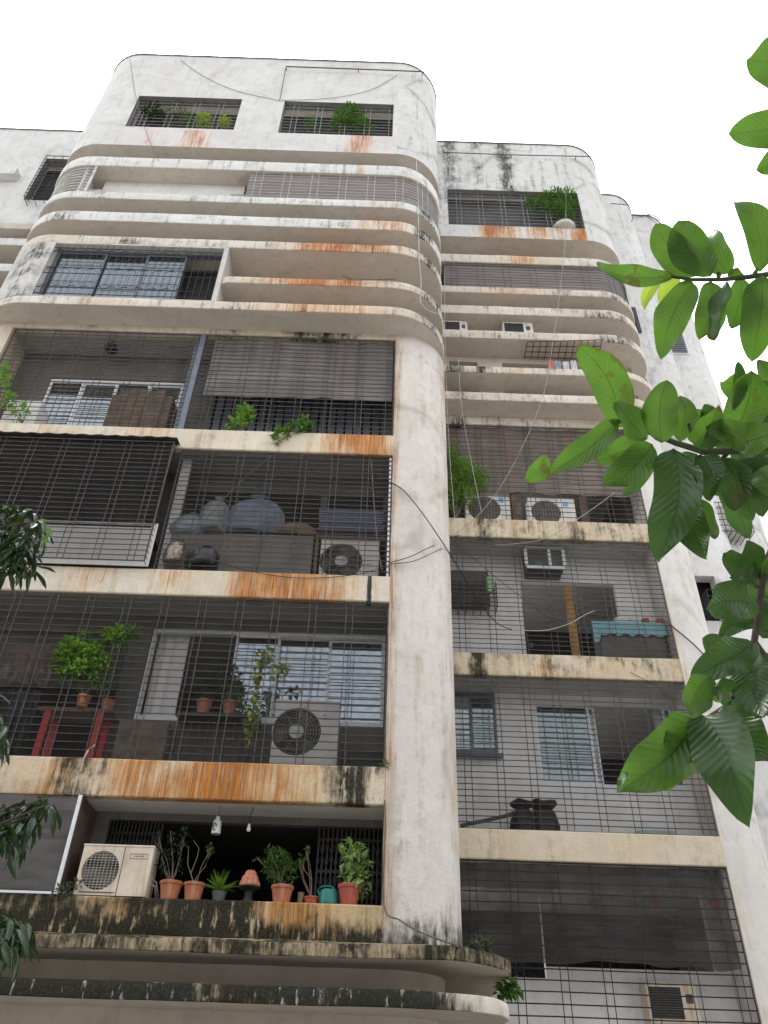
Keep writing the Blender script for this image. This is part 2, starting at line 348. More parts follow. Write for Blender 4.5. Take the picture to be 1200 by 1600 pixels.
M['bar_mid'] = simple('grille_grey', (.26, .26, .265), .5, .1, var=.25)
M['wire'] = simple('wire_mesh', (.055, .053, .05), .55, .1)
M['alu'] = simple('aluminium_frame', (.68, .70, .73), .4, .1, var=.08)
M['alu_dark'] = simple('dark_window_frame', (.13, .15, .19), .5, .1, var=.15)
M['glass'] = glassmat('window_glass')
M['glass_dark'] = glassmat('tinted_glass', (.72, .72, .74), .06)
M['glass_rw'] = glassmat('green_grey_glass', (.6, .66, .64), .10)
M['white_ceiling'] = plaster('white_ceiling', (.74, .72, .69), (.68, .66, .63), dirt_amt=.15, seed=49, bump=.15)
M['curtain'] = simple('pale_curtain', (.70, .74, .74), .9, var=.1, scale=3)
M['curtain_g'] = simple('grey_blind_cloth', (.40, .385, .385), .9, var=.12, scale=3)
M['curtain_w'] = simple('white_curtain', (.70, .69, .70), .9, var=.06, scale=3)
M['curtain_b'] = simple('blue_curtain', (.46, .51, .60), .9, var=.12, scale=3)
M['coping'] = simple('coping_metal', (.20, .20, .21), .6, .2, var=.3)
M['concrete'] = plaster('street_concrete', (.30, .29, .27), (.25, .24, .225), dirt_amt=.3, seed=47)

# ------------------------------------------------------------------ ground
g = MB(); g.face([(-120, -120, 0), (120, -120, 0), (120, 120, 0), (-120, 120, 0)])
g.build('ground', M['concrete'], kind='structure')

# ------------------------------------------------------------------ unseen block behind the camera, added to cut low sky light
NB = thing('sky_blocking_building', 'plain grey unseen block added behind the camera to shade the balconies', 'building', (0, -27, 0))
def sky_blocker():
    mb = MB(); y = -24.0
    mb.box(-34, 34, y-10, y, 0, 13.5)
    mb.build('wall', plaster('sky_blocker_plaster', (.30, .28, .25), (.25, .235, .21), dirt_amt=.4, seed=60), NB)
    p = None
    for f in range(4):
        for i in range(16):
            x = -31+i*4.0; z = 1.2+f*3.1
            if p is None:
                m = MB(); m.box(-.9, .9, y+.0, y+.04, 0, 1.5); p = m.build('window', M['glass_dark2'], NB); m = MB(); m.box(-1.1, 1.1, y+.0, y+.5, 1.6, 1.7); s = m.build('sunshade', M['concrete'], p); p.location = Vector((x, 0, z)); 
                continue
            c = p.copy(); COL.objects.link(c); c.parent = NB; c.location = (x, 0, z); d = s.copy(); COL.objects.link(d); d.parent = c
M['glass_dark2'] = simple('dark_glass', (.04, .045, .05), .1, spec=.5)
sky_blocker()

# ------------------------------------------------------------------ the apartment building
S = 2.178
BLD = thing('apartment_building', 'weathered white apartment building with rounded balconies, rust streaked bands and barred windows', 'building')

def outline(x0, x1, yf, yb, rl, rr, step=.16, n=10):
    """left back -> front -> right back, rounded front corners"""
    pts = []
    def line(a, b):
        L = math.dist(a, b); k = max(1, int(L/step))
        for i in range(k): pts.append((a[0]+(b[0]-a[0])*i/k, a[1]+(b[1]-a[1])*i/k))
    if rl:
        line((x0, yb), (x0, yf+rl))
        for i in range(n): a = math.pi+math.pi/2*i/n; pts.append((x0+rl+rl*math.cos(a), yf+rl+rl*math.sin(a)))
    else: line((x0, yb), (x0, yf))
    line((x0+rl, yf), (x1-rr, yf))
    if rr:
        for i in range(n): a = -math.pi/2+math.pi/2*i/n; pts.append((x1-rr+rr*math.cos(a), yf+rr+rr*math.sin(a)))
        line((x1, yf+rr), (x1, yb))
    else: line((x1, yf), (x1, yb))
    pts.append((x1, yb))
    return pts
def smoothrow(n, amp, k=3):
    w = [rnd.uniform(-1, 1) for _ in range(n)]
    for _ in range(k): w = [(w[max(0, i-1)]+w[i]+w[min(n-1, i+1)])/3 for i in range(n)]
    return [a*amp*2.2 for a in w]
def slab(name, path, z0, z1, fmat, smat=None, parent=BLD, wob=.009, drip=True):
    """rounded concrete slab: fascia + soffit with a drip groove, slightly uneven hand plastered edges"""
    mb = MB(); n = len(path)
    a, b = smoothrow(n, wob), smoothrow(n, wob)
    c = .012
    def nrm(i):
        p, q = path[max(0, i-1)], path[min(n-1, i+1)]
        d = Vector((q[0]-p[0], q[1]-p[1], 0)).normalized(); return Vector((d.y, -d.x, 0))
    def off(i, d, z): 
        w = nrm(i); return (path[i][0]+w.x*d, path[i][1]+w.y*d, z)
    mid = smoothrow(n, .004)
    rows = [[off(i, -.02, z0+a[i]*.6) for i in range(n)], [off(i, -.004, z0+c*.6+a[i]) for i in range(n)], [off(i, 0, z0+c*2+a[i]) for i in range(n)],
            [off(i, mid[i], (z0+z1)/2) for i in range(n)],
            [off(i, 0, z1-c*2+b[i]) for i in range(n)], [off(i, -.006, z1-c*.5+b[i]) for i in range(n)], [off(i, -.025, z1+b[i]) for i in range(n)]]
    mb.grid(rows, 0)
    mb.face([rows[-1][i] for i in range(n)], 0)
    mb.face([rows[0][i] for i in reversed(range(n))], 1)
    mb.face([rows[0][0], rows[-1][0], rows[-1][-1], rows[0][-1]], 0)
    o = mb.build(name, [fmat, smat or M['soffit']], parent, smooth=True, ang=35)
    return o
def wall_holes(mb, x0, x1, z0, z1, y0, y1, holes, m=0, mr=None, nx=1.2):
    xs = sorted(set([x0, x1]+[h[0] for h in holes]+[h[1] for h in holes])); zs = sorted(set([z0, z1]+[h[2] for h in holes]+[h[3] for h in holes]))
    xs = [x for x in xs if x0 <= x <= x1]; zs = [z for z in zs if z0 <= z <= z1]
    mr = m if mr is None else mr
    def hole(xa, xb, za, zb):
        xc, zc = (xa+xb)/2, (za+zb)/2
        return any(h[0] < xc < h[1] and h[2] < zc < h[3] for h in holes)
    for i in range(len(xs)-1):
        for j in range(len(zs)-1):
            xa, xb, za, zb = xs[i], xs[i+1], zs[j], zs[j+1]
            if hole(xa, xb, za, zb): continue
            mb.face([(xa, y0, za), (xb, y0, za), (xb, y0, zb), (xa, y0, zb)], m)
            mb.face([(xb, y1, za), (xa, y1, za), (xa, y1, zb), (xb, y1, zb)], m)
    for (xa, xb, za, zb) in list(holes)+[None] if False else holes:
        mb.face([(xa, y0, za), (xa, y1, za), (xa, y1, zb), (xa, y0, zb)], mr); mb.face([(xb, y1, za), (xb, y0, za), (xb, y0, zb), (xb, y1, zb)], mr)
        mb.face([(xa, y0, zb), (xa, y1, zb), (xb, y1, zb), (xb, y0, zb)], mr); mb.face([(xa, y1, za), (xa, y0, za), (xb, y0, za), (xb, y1, za)], mr)
    mb.face([(x0, y0, z0), (x0, y1, z0), (x1, y1, z0), (x1, y0, z0)], mr); mb.face([(x0, y0, z1), (x1, y0, z1), (x1, y1, z1), (x0, y1, z1)], mr)
    mb.face([(x0, y0, z0), (x0, y0, z1), (x0, y1, z1), (x0, y1, z0)], mr); mb.face([(x1, y0, z0), (x1, y1, z0), (x1, y1, z1), (x1, y0, z1)], mr)
def strip(mb, pts, z0, z1, m=0, nz=1):
    mb.grid([[(x, y, z0+(z1-z0)*k/nz) for x, y in pts] for k in range(nz+1)], m)

# outlines of the projecting upper floors
def oA(d=0.): return outline(-8.27+d, 1.15-d, -.5+d, 3.6, 1.1-d*.6, 1.1-d*.6)
def oR(d=0.): return outline(.9, 6.27-d, S-.5+d, 6.0, 0, 1.1-d*.6)
LEDGES = [('fA', 14.12, 14.36), ('fB', 14.97, 15.18), ('fC', 16.16, 16.43), ('fD', 17.01, 17.35), ('fE', 17.89, 18.15), ('fF', 19.27, 19.68)]
for k, z0, z1 in LEDGES:
    if k == 'fB':
        xl = X(338, 437, -.5)
        p = outline(xl, 1.15, -.5, 3.6, .25, 1.1)
    else: p = oA()
    slab('ledge', p, z0, z1, M[k])
RL = [('rA', 14.10, 14.34), ('rB', 14.98, 15.18), ('rC', 16.16, 16.43), ('rD', 17.05, 17.35), ('rE', 17.86, 18.1), ('rF', 19.12, 19.45)]
for k, z0, z1 in RL: slab('ledge', oR(), z0, z1, M[k])

# set-back walls behind the ledges
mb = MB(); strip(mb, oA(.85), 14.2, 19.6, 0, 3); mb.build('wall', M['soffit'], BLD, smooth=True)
mb = MB(); strip(mb, oR(1.5), 14.2, 19.6, 0, 3); mb.build('wall', M['dark'], BLD, smooth=True)  # near-black core, the openings' darkness is in its colour
YR = S-.5+.56
mb = MB(); wall_holes(mb, 1.1, 5.3, 14.34, 16.16, YR, YR+.12, [(at(702, 572, YR).x, at(746, 572, YR).x, 14.5, 15.95), (at(785, 572, YR).x, at(985, 572, YR).x, 14.5, 15.95)])
wall_holes(mb, 1.1, 5.5, 16.43, 19.2, YR+.101, YR+.22, [])
wall_holes(mb, 1.1, 5.5, 15.181, 15.182, YR+.3, YR+.4, [])
mb.build('wall', M['soffit'], BLD)
# open gallery (upper left) back wall with a shallow beam
mb = MB(); mb.box(at(165, 285, -.1).x, at(385, 285, -.1).x, -.1, .3, 18.15, 19.27); mb.build('wall', M['white_ceiling'], BLD)

# ---- top storey: plain wall with two barred openings, rounded ends
ZT0, ZT1 = 20.24, 25.2
w1 = rect(201, 153, 370, 205, -.5); w1 = (at(193, 203, -.5).x, at(364, 206, -.5).x, 21.15, 22.78)
w2 = (at(434, 208.5, -.5).x, at(613.5, 212.5, -.5).x, 21.08, 22.76)
def topstorey(path, x0, x1, yf, holes, zsill, mats, name='wall'):
    mb = MB()
    n = len(path); li = [p for p in path if p[0] <= x0+1e-6]; ri = [p for p in path if p[0] >= x1-1e-6]
    if len(li) > 1: strip(mb, li, ZT0, ZT1, 1, 4)
    if len(ri) > 1: strip(mb, ri, ZT0, ZT1, 2, 4)
    wall_holes(mb, x0, x1, zsill, ZT1, yf, yf+.24, holes, 0, 5)
    wall_holes(mb, x0, x1, ZT0, zsill, yf, yf+.24, [], 3)
    bot = [(x, y, ZT0-.004) for x, y in path]; mb.face(list(reversed(bot)), 4)
    o = mb.build(name, mats, BLD, smooth=True, ang=25)
    return o
pa = oA(); topstorey(pa, -7.17, .05, -.5, [w1, w2], min(w1[2], w2[2])-.0, [M['white'], M['white'], M['white_dirty'], M['white_rust'], M['soffit'], M['reveal']])
w3 = (at(700, 322, S-.5).x, at(909, 325, S-.5).x, 20.78, 22.55)
pr = oR(); topstorey(pr, .9, 5.17, S-.5, [w3], w3[2], [M['white_rwtop'], M['white'], M['white_dirty'], M['white_rw'], M['soffit'], M['reveal']])
def coping(path, z, h=.05, d=.03, name='coping', mt=None):
    mb = MB(); n = len(path)
    rows = []
    for dd, zz in ((d, z), (d, z+h), (-.25, z+h)):
        row = []
        for i in range(n):
            p, q = path[max(0, i-1)], path[min(n-1, i+1)]
            v = Vector((q[0]-p[0], q[1]-p[1], 0)).normalized(); w = Vector((v.y, -v.x, 0))
            row.append((path[i][0]+w.x*dd, path[i][1]+w.y*dd, zz))
        rows.append(row)
    mb.grid(rows, 0)
    bottom = [[(x, y, z) for x, y in path], rows[0]]
    mb.grid(bottom, 0)
    return mb.build(name, mt or M['coping'], BLD, smooth=True, ang=30)
coping(pa, ZT1); coping(pr, ZT1-.02)
for (pp, yb) in ((pa, 0), (pr, 0)):
    mb = MB(); mb.face([(x, y, ZT1-.3) for x, y in pp]); mb.build('roof', M['concrete'], BLD)

# ---- lower left storeys: bands, lintel, column, inner walls, slabs
XL, XC = -7.75, .14
def band(name, x0, x1, y, z0, z1, mat, th=.14, seg=.2, wob=.006):
    mb = MB(); n = max(4, int((x1-x0)/seg))
    a, b, c = smoothrow(n+1, wob), smoothrow(n+1, wob), smoothrow(n+1, .004)
    xs = [x0+(x1-x0)*i/n for i in range(n+1)]
    prof = lambda i: [(y+th, z0), (y+.012, z0+a[i]*.5), (y, z0+.014+a[i]), (y+c[i], (z0+z1)/2), (y, z1-.016+b[i]), (y+.014, z1+b[i]*.6), (y+th, z1)]
    cols = [[(xs[i], p[0], p[1]) for p in prof(i)] for i in range(n+1)]
    mb.grid([[cols[i][k] for i in range(n+1)] for k in range(7)], 0)
    mb.face([cols[0][k] for k in reversed(range(7))]); mb.face([cols[-1][k] for k in range(7)])
    return mb.build(name, mat, BLD, smooth=True, ang=35)
band('lintel', XL, XC, 0, 13.98, 14.13, M['lintel'], .2)
band('parapet', XL, XC, 0, 10.90, 11.37, M['band4'])
band('parapet', XL, XC, 0, 7.91, 8.37, M['band3'])
band('parapet', XL, XC, 0, 4.88, 5.37, M['band2'])
band('parapet', XL, XC, 0, 3.30, 3.71, M['band1'])
FL = [(4.90, 5.36), (7.93, 8.36), (10.92, 11.36), (13.99, 14.12)]
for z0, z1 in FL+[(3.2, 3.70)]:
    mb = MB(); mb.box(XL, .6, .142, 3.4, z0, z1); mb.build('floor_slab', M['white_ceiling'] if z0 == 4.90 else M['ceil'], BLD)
# corner column, quarter round
mb = MB(); pts = [(XC, .75)]+[(XC, .0)]+[(XC+.13*i/2, 0) for i in (1, 2)]
rr = .9
pts += [(.27+rr*math.sin(math.pi/2*i/16), rr-rr*math.cos(math.pi/2*i/16)) for i in range(1, 17)]+[(1.17, 2.0), (1.17, 3.5)]
nz = 46
rows = []
for k in range(nz+1):
    z = 3.1+(14.13-3.1)*k/nz; rows.append([(x+rnd.uniform(-.003, .003), y+rnd.uniform(-.003, .003), z) for x, y in pts])
mb.grid(rows); mb.build('column', M['column'], BLD, smooth=True, ang=50)
# left corner, rounded likewise
mb = MB(); pts = [(-8.35, 3.4), (-8.35, .6)]+[(-7.75-.6*math.cos(math.pi/2*i/10), .6-.6*math.sin(math.pi/2*i/10)) for i in range(1, 10)]+[(-7.75, 0), (-7.45, 0), (-7.45, .75)]
strip(mb, pts, 3.1, 14.13, 0, 8); mb.build('column', M['lintel'], BLD, smooth=True, ang=50)
# near-black wall behind the windows, room darkness put into its colour
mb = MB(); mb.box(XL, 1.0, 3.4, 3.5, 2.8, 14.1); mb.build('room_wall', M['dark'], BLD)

# ---- the two big ledges under the lowest balcony
pL = outline(-9, 1.68, -.6, 3.0, .8, 1.0); slab('ledge', pL, 3.06, 3.2, M['ledge_moss'], wob=.013)
mb = MB(); n = 40
mb.grid([[(-8+9.0*i/n, y, z+rnd.uniform(-.006, .006)) for i in range(n+1)] for y, z in ((-.57, 3.195), (-.3, 3.22), (-.004, 3.31))]); mb.build('ledge_topping', M['ledge_moss'], BLD, smooth=True)
pL2 = outline(-9, 1.62, -.6, 3.0, .8, .95); slab('ledge', pL2, 2.61, 2.77, M['ledge_low'], wob=.012)
mb = MB(); strip(mb, outline(-8.6, .95, .15, 3.0, .3, .8), 0, 3.1, 0, 3); mb.build('wall', M['soffit'], BLD, smooth=True)

# ---- right wing lower storeys
XR0, XR1 = 1.17, 5.30
band('lintel', XR0, XR1, S, 13.86, 14.1, M['rA'], .2)
RB = [(10.80, 11.25, 'rb3'), (7.84, 8.27, 'rb2'), (4.83, 5.27, 'rb1')]
for z0, z1, k in RB: band('parapet', XR0, XR1, S, z0, z1, M[k])
band('parapet', XR0, XR1, S, 1.9, 2.3, M['rb1'])
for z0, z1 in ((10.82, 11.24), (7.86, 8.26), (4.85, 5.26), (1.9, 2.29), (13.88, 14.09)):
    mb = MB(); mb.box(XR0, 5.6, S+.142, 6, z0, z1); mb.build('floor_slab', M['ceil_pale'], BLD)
mb = MB(); mb.box(5.56, 5.64, S+.2, 5.9, 0, 14.08); mb.build('side_wall', M['inner'], BLD)
mb = MB(); pts = [(XR1, S+.8), (XR1, S)]+[(5.4, S)]
pts += [(5.4+.85*math.sin(math.pi/2*i/14), S+.85-.85*math.cos(math.pi/2*i/14)) for i in range(1, 15)]+[(6.25, 6.0)]
strip(mb, pts, 0, 14.12, 0, 20)
M['pillar'] = plaster('pale_pillar', (.68, .665, .64), (.62, .60, .57), dirt=(.3, .26, .2), dirt_amt=.3, seed=48, bump=.45, pits=.15, crack=.3, rust=[(5.32, .25, .4)], tan=(.6, .5, .36))
mb.build('column', M['pillar'], BLD, smooth=True, ang=50)
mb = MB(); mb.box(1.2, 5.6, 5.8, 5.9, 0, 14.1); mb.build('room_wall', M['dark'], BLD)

# ---- volumes stepping back on the right
def volume(x0, x1, y, r, holes, mat, z1=25.15):
    mb = MB(); p = outline(x0, x1, y, 12, 0, r)
    ri = [q for q in p if q[0] >= x1-r-1e-6]; strip(mb, ri, 0, z1, 0, 8)
    wall_holes(mb, x0, x1-r, 0, z1, y, y+.25, holes)
    mb.build('wall', mat, BLD, smooth=True, ang=30)
    coping(p, z1)
    m2 = MB(); m2.face([(a, b, z1-.3) for a, b in p]); m2.build('roof', M['concrete'], BLD)
Y3, Y4 = 3.2, 3.9
h3 = []
def pxhole(x0, y0, x1, y1, Y): a = rect(x0, y0, x1, y1, Y); return a
hA = pxhole(978, 482, 997, 520, Y3); hA = (hA[0]-.3, hA[1], hA[2], hA[3])
hB = pxhole(1088, 900, 1130, 970, Y3)
hC = pxhole(1042, 522, 1070, 552, Y4)
volume(5.9, 7.73, Y3, .9, [hB], M['white_dirty'])
volume(6.6, 9.02, Y4, .9, [], M['white_dirty'], 25.2)

# ---- far left wing
Y5 = 1.75
mb = MB(); hD = (-10.1, -8.6, 21.4, 23.55)
wall_holes(mb, -16, -8.2, 20.24, 25.2, Y5, Y5+.25, [hD], 0, 1); mb.box(-16, -10.55, Y5-.24, Y5-.001, 22.3, 22.62)
mb.build('wall', [M['white'], M['reveal']], BLD)
mb = MB(); mb.box(-16, -8.2, Y5-.02, Y5+3, 20.0, 20.239); mb.build('wall', M['soffit'], BLD)
for z0, z1 in ((19.3, 19.6), (18.2, 18.5), (17.2, 17.5), (16.2, 16.5), (15.0, 15.3), (14.1, 14.4)):
    slab('ledge', [(-16, Y5+3), (-16, Y5), (-12, Y5), (-8, Y5), (-8, Y5+3)], z0, z1, M['fF'])
mb = MB(); mb.box(-16, -7.8, Y5+.6, Y5+1, 0, 20.0); mb.build('wall', M['inner'], BLD)
mb = MB(); mb.box(-16, -8.1, Y5+.251, Y5+6, 24.9, 25.0); mb.build('roof', M['concrete'], BLD)
mb = MB(); mb.box(-16, -8.2, Y5-.03, Y5+.2, 25.2, 25.26); mb.build('coping', M['coping'], BLD)

# ------------------------------------------------------------------ grilles
def copyobj(o, parent, loc):
    c = o.copy(); COL.objects.link(c); c.parent = parent; c.location = loc; return c
def grille(x0, x1, z0, z1, Y, hs=.12, pair=.1, every=.55, rad=.009, mesh=False, mat=None, indiv=True, first=.25, frame=True, parent=BLD, msp=.03, mt=.0022):
    mat = mat or M['bar']
    fb = MB(); r = rad*1.5
    for (a, b) in (((x0, z0), (x1, z0)), ((x0, z1), (x1, z1)), ((x0, z0), (x0, z1)), ((x1, z0), (x1, z1))):
        fb.tube([(a[0], Y, a[1]), (b[0], Y, b[1])], r, 4)
    nh = max(1, int((z1-z0)/hs)); zs = [z0+(z1-z0)*k/nh for k in range(1, nh)]
    xs = []; x = x0+first
    while x < x1-.1:
        xs.append(x)
        if pair and x+pair < x1-.05: xs.append(x+pair)
        x += every*rnd.uniform(.97, 1.03)
    if not indiv:
        for z in zs: fb.tube([(x0, Y, z+rnd.uniform(-.006, .006)), ((x0+x1)/2, Y, z+rnd.uniform(-.006, .006)), (x1, Y, z+rnd.uniform(-.006, .006))], rad, 4)
        for x in xs: fb.tube([(x, Y-.01, z0), (x, Y-.01, z1)], rad*1.1, 4)
    gr = fb.build('window_grille', mat, parent)
    if indiv:
        hb = MB(); hb.tube([(x0, Y, 0), (x0+(x1-x0)*.33, Y, .004), (x0+(x1-x0)*.7, Y, -.004), (x1, Y, 0)], rad*1.1, 4); h = hb.build('bar', mat, gr)
        vb = MB(); vb.tube([(0, Y-.012, z0), (.003, Y-.014, (z0+z1)/2), (0, Y-.012, z1)], rad*.8, 4); v = vb.build('bar', mat, gr)
        for i, z in enumerate(zs):
            if i == 0: h.location = (0, 0, z)
            else: copyobj(h, gr, (0, rnd.uniform(-.003, .003), z+rnd.uniform(-.006, .006)))
        for i, x in enumerate(xs):
            if i == 0: v.location = (x, 0, 0)
            else: copyobj(v, gr, (x, 0, 0))
    if mesh:
        wm = MB(); W, H = x1-x0, z1-z0; t = mt; yy = Y+.02
        sl_ = 1.35
        k = -H/sl_
        while k < W:
            for sgn in (1, -1):
                # line x = x0 + k + (z - z0)/sl   (mirrored for sgn -1)
                a = max(0, k); b = min(W, k+H/sl_)
                if b <= a: continue
                za, zb = z0+(a-k)*sl_, z0+(b-k)*sl_
                if sgn == 1: p, q = (x0+a, za), (x0+b, zb)
                else: p, q = (x1-a, za), (x1-b, zb)
                y2 = yy+.002*sgn
                wm.face([(p[0]-t, y2, p[1]), (q[0]-t, y2, q[1]), (q[0]+t, y2, q[1]), (p[0]+t, y2, p[1])])
                wm.face([(p[0], y2-t, p[1]), (q[0], y2-t, q[1]), (q[0], y2+t, q[1]), (p[0], y2+t, p[1])])
            k += msp
        wm.build('wire_mesh', M['wire'], gr, kind='stuff')
    return gr

M['fan_grey'] = simple('awning_grey', (.05, .05, .05), .7)
XG0, XG1 = -7.4, .13
YG = .05
xd = at(300, 595, 0).x                       # divider post on the fourth storey
grille(XG0, xd-.06, 11.38, 13.97, YG, .112, .11, .55)
grille(xd+.06, XG1, 11.38, 13.97, YG, .112, .11, .55)
mb = MB(); mb.box(xd-.05, xd+.05, .02, .1, 11.372, 13.975); mb.box(xd-.16, xd-.08, .12, .2, 11.372, 13.975); mb.build('divider_post', M['alu_dark'], BLD)
xp = at(246, 795, -.16).x                    # right end of the boxed-out grille
grille(XG0, xp, 8.40, 10.88, -.16, .098, .1, .55, mesh=True)
grille(xp+.1, XG1, 8.38, 10.89, YG, .098, .1, .55, mesh=True, first=.45)
mb = MB()
for i in range(24): z = 8.4+i*.11; mb.tube([(xp, -.16, z), (xp, .05, z)], .006, 4)
mb.build('window_grille', M['bar_dark'], BLD)
mb = MB(); xa = -7.6
n = 46
top = []; 
for i in range(n+1):
    xx = xa+(xp+.05-xa)*i/n; top.append((xx, .012*math.sin(i*1.9)))
mb.grid([[(x, -.24, 10.93+w) for x, w in top], [(x, .0, 10.99+w) for x, w in top]]); mb.grid([[(x, .0, 10.975+w) for x, w in top], [(x, -.24, 10.915+w) for x, w in top]])
mb.grid([[(x, -.24, 10.915+w) for x, w in top], [(x, -.24, 10.93+w) for x, w in top]])
mb.build('awning_sheet', M['fan_grey'], BLD, smooth=True)
grille(XG0, XG1, 5.38, 7.90, YG, .108, .1, .55, mesh=True, rad=.0085)
mb = MB(); mb.box(.085, .13, .06, .11, 8.372, 10.895); mb.build('corner_strip', M['alu'], BLD)
YGR = S+.05
grille(XR0+.02, XR1-.01, 11.26, 13.85, YGR, .12, .1, .52)
grille(XR0+.02, XR1-.01, 8.28, 10.79, YGR, .095, .11, .54, mesh=True, mat=M['bar'], mt=.0014)
grille(XR0+.02, XR1-.01, 5.28, 7.83, YGR, .098, .11, .52, mesh=True, mat=M['bar'], mt=.0014)
grille(XR0+.02, XR1-.01, 2.31, 4.82, YGR, .135, .11, .6, mat=M['bar_dark'], rad=.009)
for w in (w1, w2): grille(w[0], w[1], w[2], w[3], -.40, .15, .13, .62, .008, mat=M['bar_mid'], indiv=False)
grille(w3[0], w3[1], w3[2], w3[3], S-.40, .15, .12, .62, .008, mat=M['bar_mid'], indiv=False)
# backs of those openings: louvred grey blinds and dark rooms
M['louvre'] = blindmat('grey_louvre', (.05, .05, .053), .13)
M['louvre2'] = blindmat('grey_blind_slats', (.13, .13, .135), .13)
for (w, yf, nm) in ((w1, -.5, 1), (w2, -.5, 2), (w3, S-.5, 3)):
    mb = MB(); mb.box(w[0]-.1, w[1]+.1, yf+.5, yf+.55, w[2]-.1, w[3]+.2); mb.box(w[0]-.1, w[1]+.1, yf+.24, yf+.5, w[2]-.12, w[2]-.02); mb.build('room_wall', M['dark'] if nm == 3 else M['louvre'], BLD)
    if nm == 3: mb = MB(); mb.box(w[0]-.1, w[1]+.1, yf+.44, yf+.47, w[2]+.62, w[3]+.2); mb.build('blind', M['louvre2'], BLD)
# window of the projecting fifth storey (left): block between ledges A and C
xw0, xw1 = at(52, 462, -.5).x, at(338, 470, -.5).x
xb0, xb1 = -7.17, at(345, 440, -.5).x
mb = MB(); p = [q for q in oA(.004) if q[0] <= -7.17+1e-6]+[(-7.17, -.495)]; strip(mb, p, 14.355, 16.165, 0, 4)
xq0, xq1 = at(72, 420, -.5).x-.05, at(340, 430, -.5).x
wall_holes(mb, -7.17, xb1, 14.355, 16.165, -.495, -.3, [(xq0, xq1+.0, 14.37, 16.12)])
mb.box(xb1-.1, xb1-.001, -.299, .36, 14.355, 16.165)
mb.build('wall', plaster('white_weathered_corner', (.60, .59, .57), (.5, .49, .465), dirt=(.2, .2, .19), dirt_amt=.6, seed=50, moss=[(-7.4, .8, .3)]), BLD, smooth=True, ang=30)
def window(x0, x1, z0, z1, Y, nmul, fr=.05, mat='alu', glass='glass', panes=None, curtains=(), dep=.08, inner=True, rail=True):
    """framed sliding window: frame part > panes, mullions and curtains as sub-parts. panes = list of (x0frac, x1frac, dy) ; None = evenly"""
    mb = MB()
    mb.box(x0, x1, Y, Y+dep, z0, z0+fr*1.2); mb.box(x0, x1, Y, Y+dep, z1-fr, z1); mb.box(x0, x0+fr, Y+.002, Y+dep, z0, z1); mb.box(x1-fr, x1, Y+.002, Y+dep, z0, z1)
    o = mb.build('window', M[mat], BLD)
    if panes is None: panes = [(i/nmul, (i+1)/nmul, (i % 2)*.03) for i in range(nmul)]
    W = x1-x0
    for (a, b, dy) in panes:
        pa, pb = x0+W*a, x0+W*b; f2 = fr*.75
        f = MB(); y = Y+.012+dy
        f.box(pa, pa+f2, y, y+.03, z0+fr, z1-fr); f.box(pb-f2, pb, y, y+.03, z0+fr, z1-fr)
        f.box(pa+f2, pb-f2, y, y+.03, z0+fr, z0+fr+f2); f.box(pa+f2, pb-f2, y, y+.03, z1-fr-f2, z1-fr)
        f.build('sash_frame', M[mat], o)
        g = MB(); g.box(pa+f2, pb-f2, y+.012, y+.018, z0+fr+f2, z1-fr-f2); g.build('pane', M[glass], o)
    for (a, b, cm) in curtains:
        c = MB(); rows = [[], []]; n = max(8, int((b-a)*W/.03))
        for i in range(n+1):
            xx = x0+W*(a+(b-a)*i/n); yy = Y+.16+.025*math.sin(i*1.15)+.01*math.sin(i*.47)
            rows[0].append((xx, yy, z0)); rows[1].append((xx, yy, z1))
        c.grid(rows); c.build('curtain', M[cm], o, smooth=True)
    return o
window(xq0+.02, xq1-.02, 14.375, 16.1, -.33, 4, .05, 'alu_dark', 'glass_dark', [(0, .3, 0), (.28, .56, .03), (.54, .78, 0)], [(0, .76, 'curtain_g')])
mb = MB(); mb.box(xq0-.2, xb1-.12, .1, .14, 14.36, 16.16); mb.build('room_wall', M['dark'], BLD)
# ornamental grille in front of it
mb = MB(); y = -.47; zz = [14.38, 14.62, 15.1, 15.28, 15.9, 16.0]
for z in (14.47, 14.66, 15.13, 15.32, 15.86, 15.99): mb.tube([(xq0, y, z), (xq1, y, z)], .009, 4)
nx = 26
for i in range(nx+1):
    x = xq0+(xq1-xq0)*i/nx; mb.tube([(x, y-.008, 14.38), (x, y-.008, 16.1)], .005, 4)
    if i % 2 == 1:
        for zc in (14.66, 15.22, 15.86):
            for sgn in (1, -1): mb.tube([(x+sgn*.09*math.cos(a), y-.012, zc+.06*math.sin(a)) for a in [k*math.pi/5 for k in range(6)]], .006, 4)
mb.build('window_grille', M['bar_dark'], BLD)
# gallery between ledges E and F: curved pale louvre (left), grey shade and grille (right)
p = [q for q in oA(.05) if q[0] < -6.9 and q[1] < 1.3]
mb = MB()
for k in range(9): mb.tube([(x, y, 18.2+k*.125) for x, y in p], .014, 4)
mb.tube([(p[-1][0], p[-1][1], 18.15), (p[-1][0], p[-1][1], 19.27)], .03, 6); mb.build('curved_louvre', M['bar_white'], BLD)
mb = MB(); xx = at(128, 280, -.4).x; mb.box(xx, xx+.05, -.4, .2, 18.151, 19.268); mb.build('side_panel', M['alu'], BLD)
M['corr'] = blindmat('corrugated_sheet', (.42, .42, .42), .5)
for (a, b) in ((136, 163), (362, 384)):
    mb = MB(); xa_, xb_ = at(a, 300, -.2).x, at(b, 300, -.2).x; n = 22
    rows = [[(xa_+(xb_-xa_)*i/n, -.2+.02*(i % 2), z) for i in range(n+1)] for z in (18.15, 18.75)]
    mb.grid(rows); mb.build('corrugated_panel', M['bar_white'], BLD)
M['shade_grey'] = blindmat('grey_shade_cloth', (.27, .245, .235), .05)
xs0 = at(386, 290, -.46).x
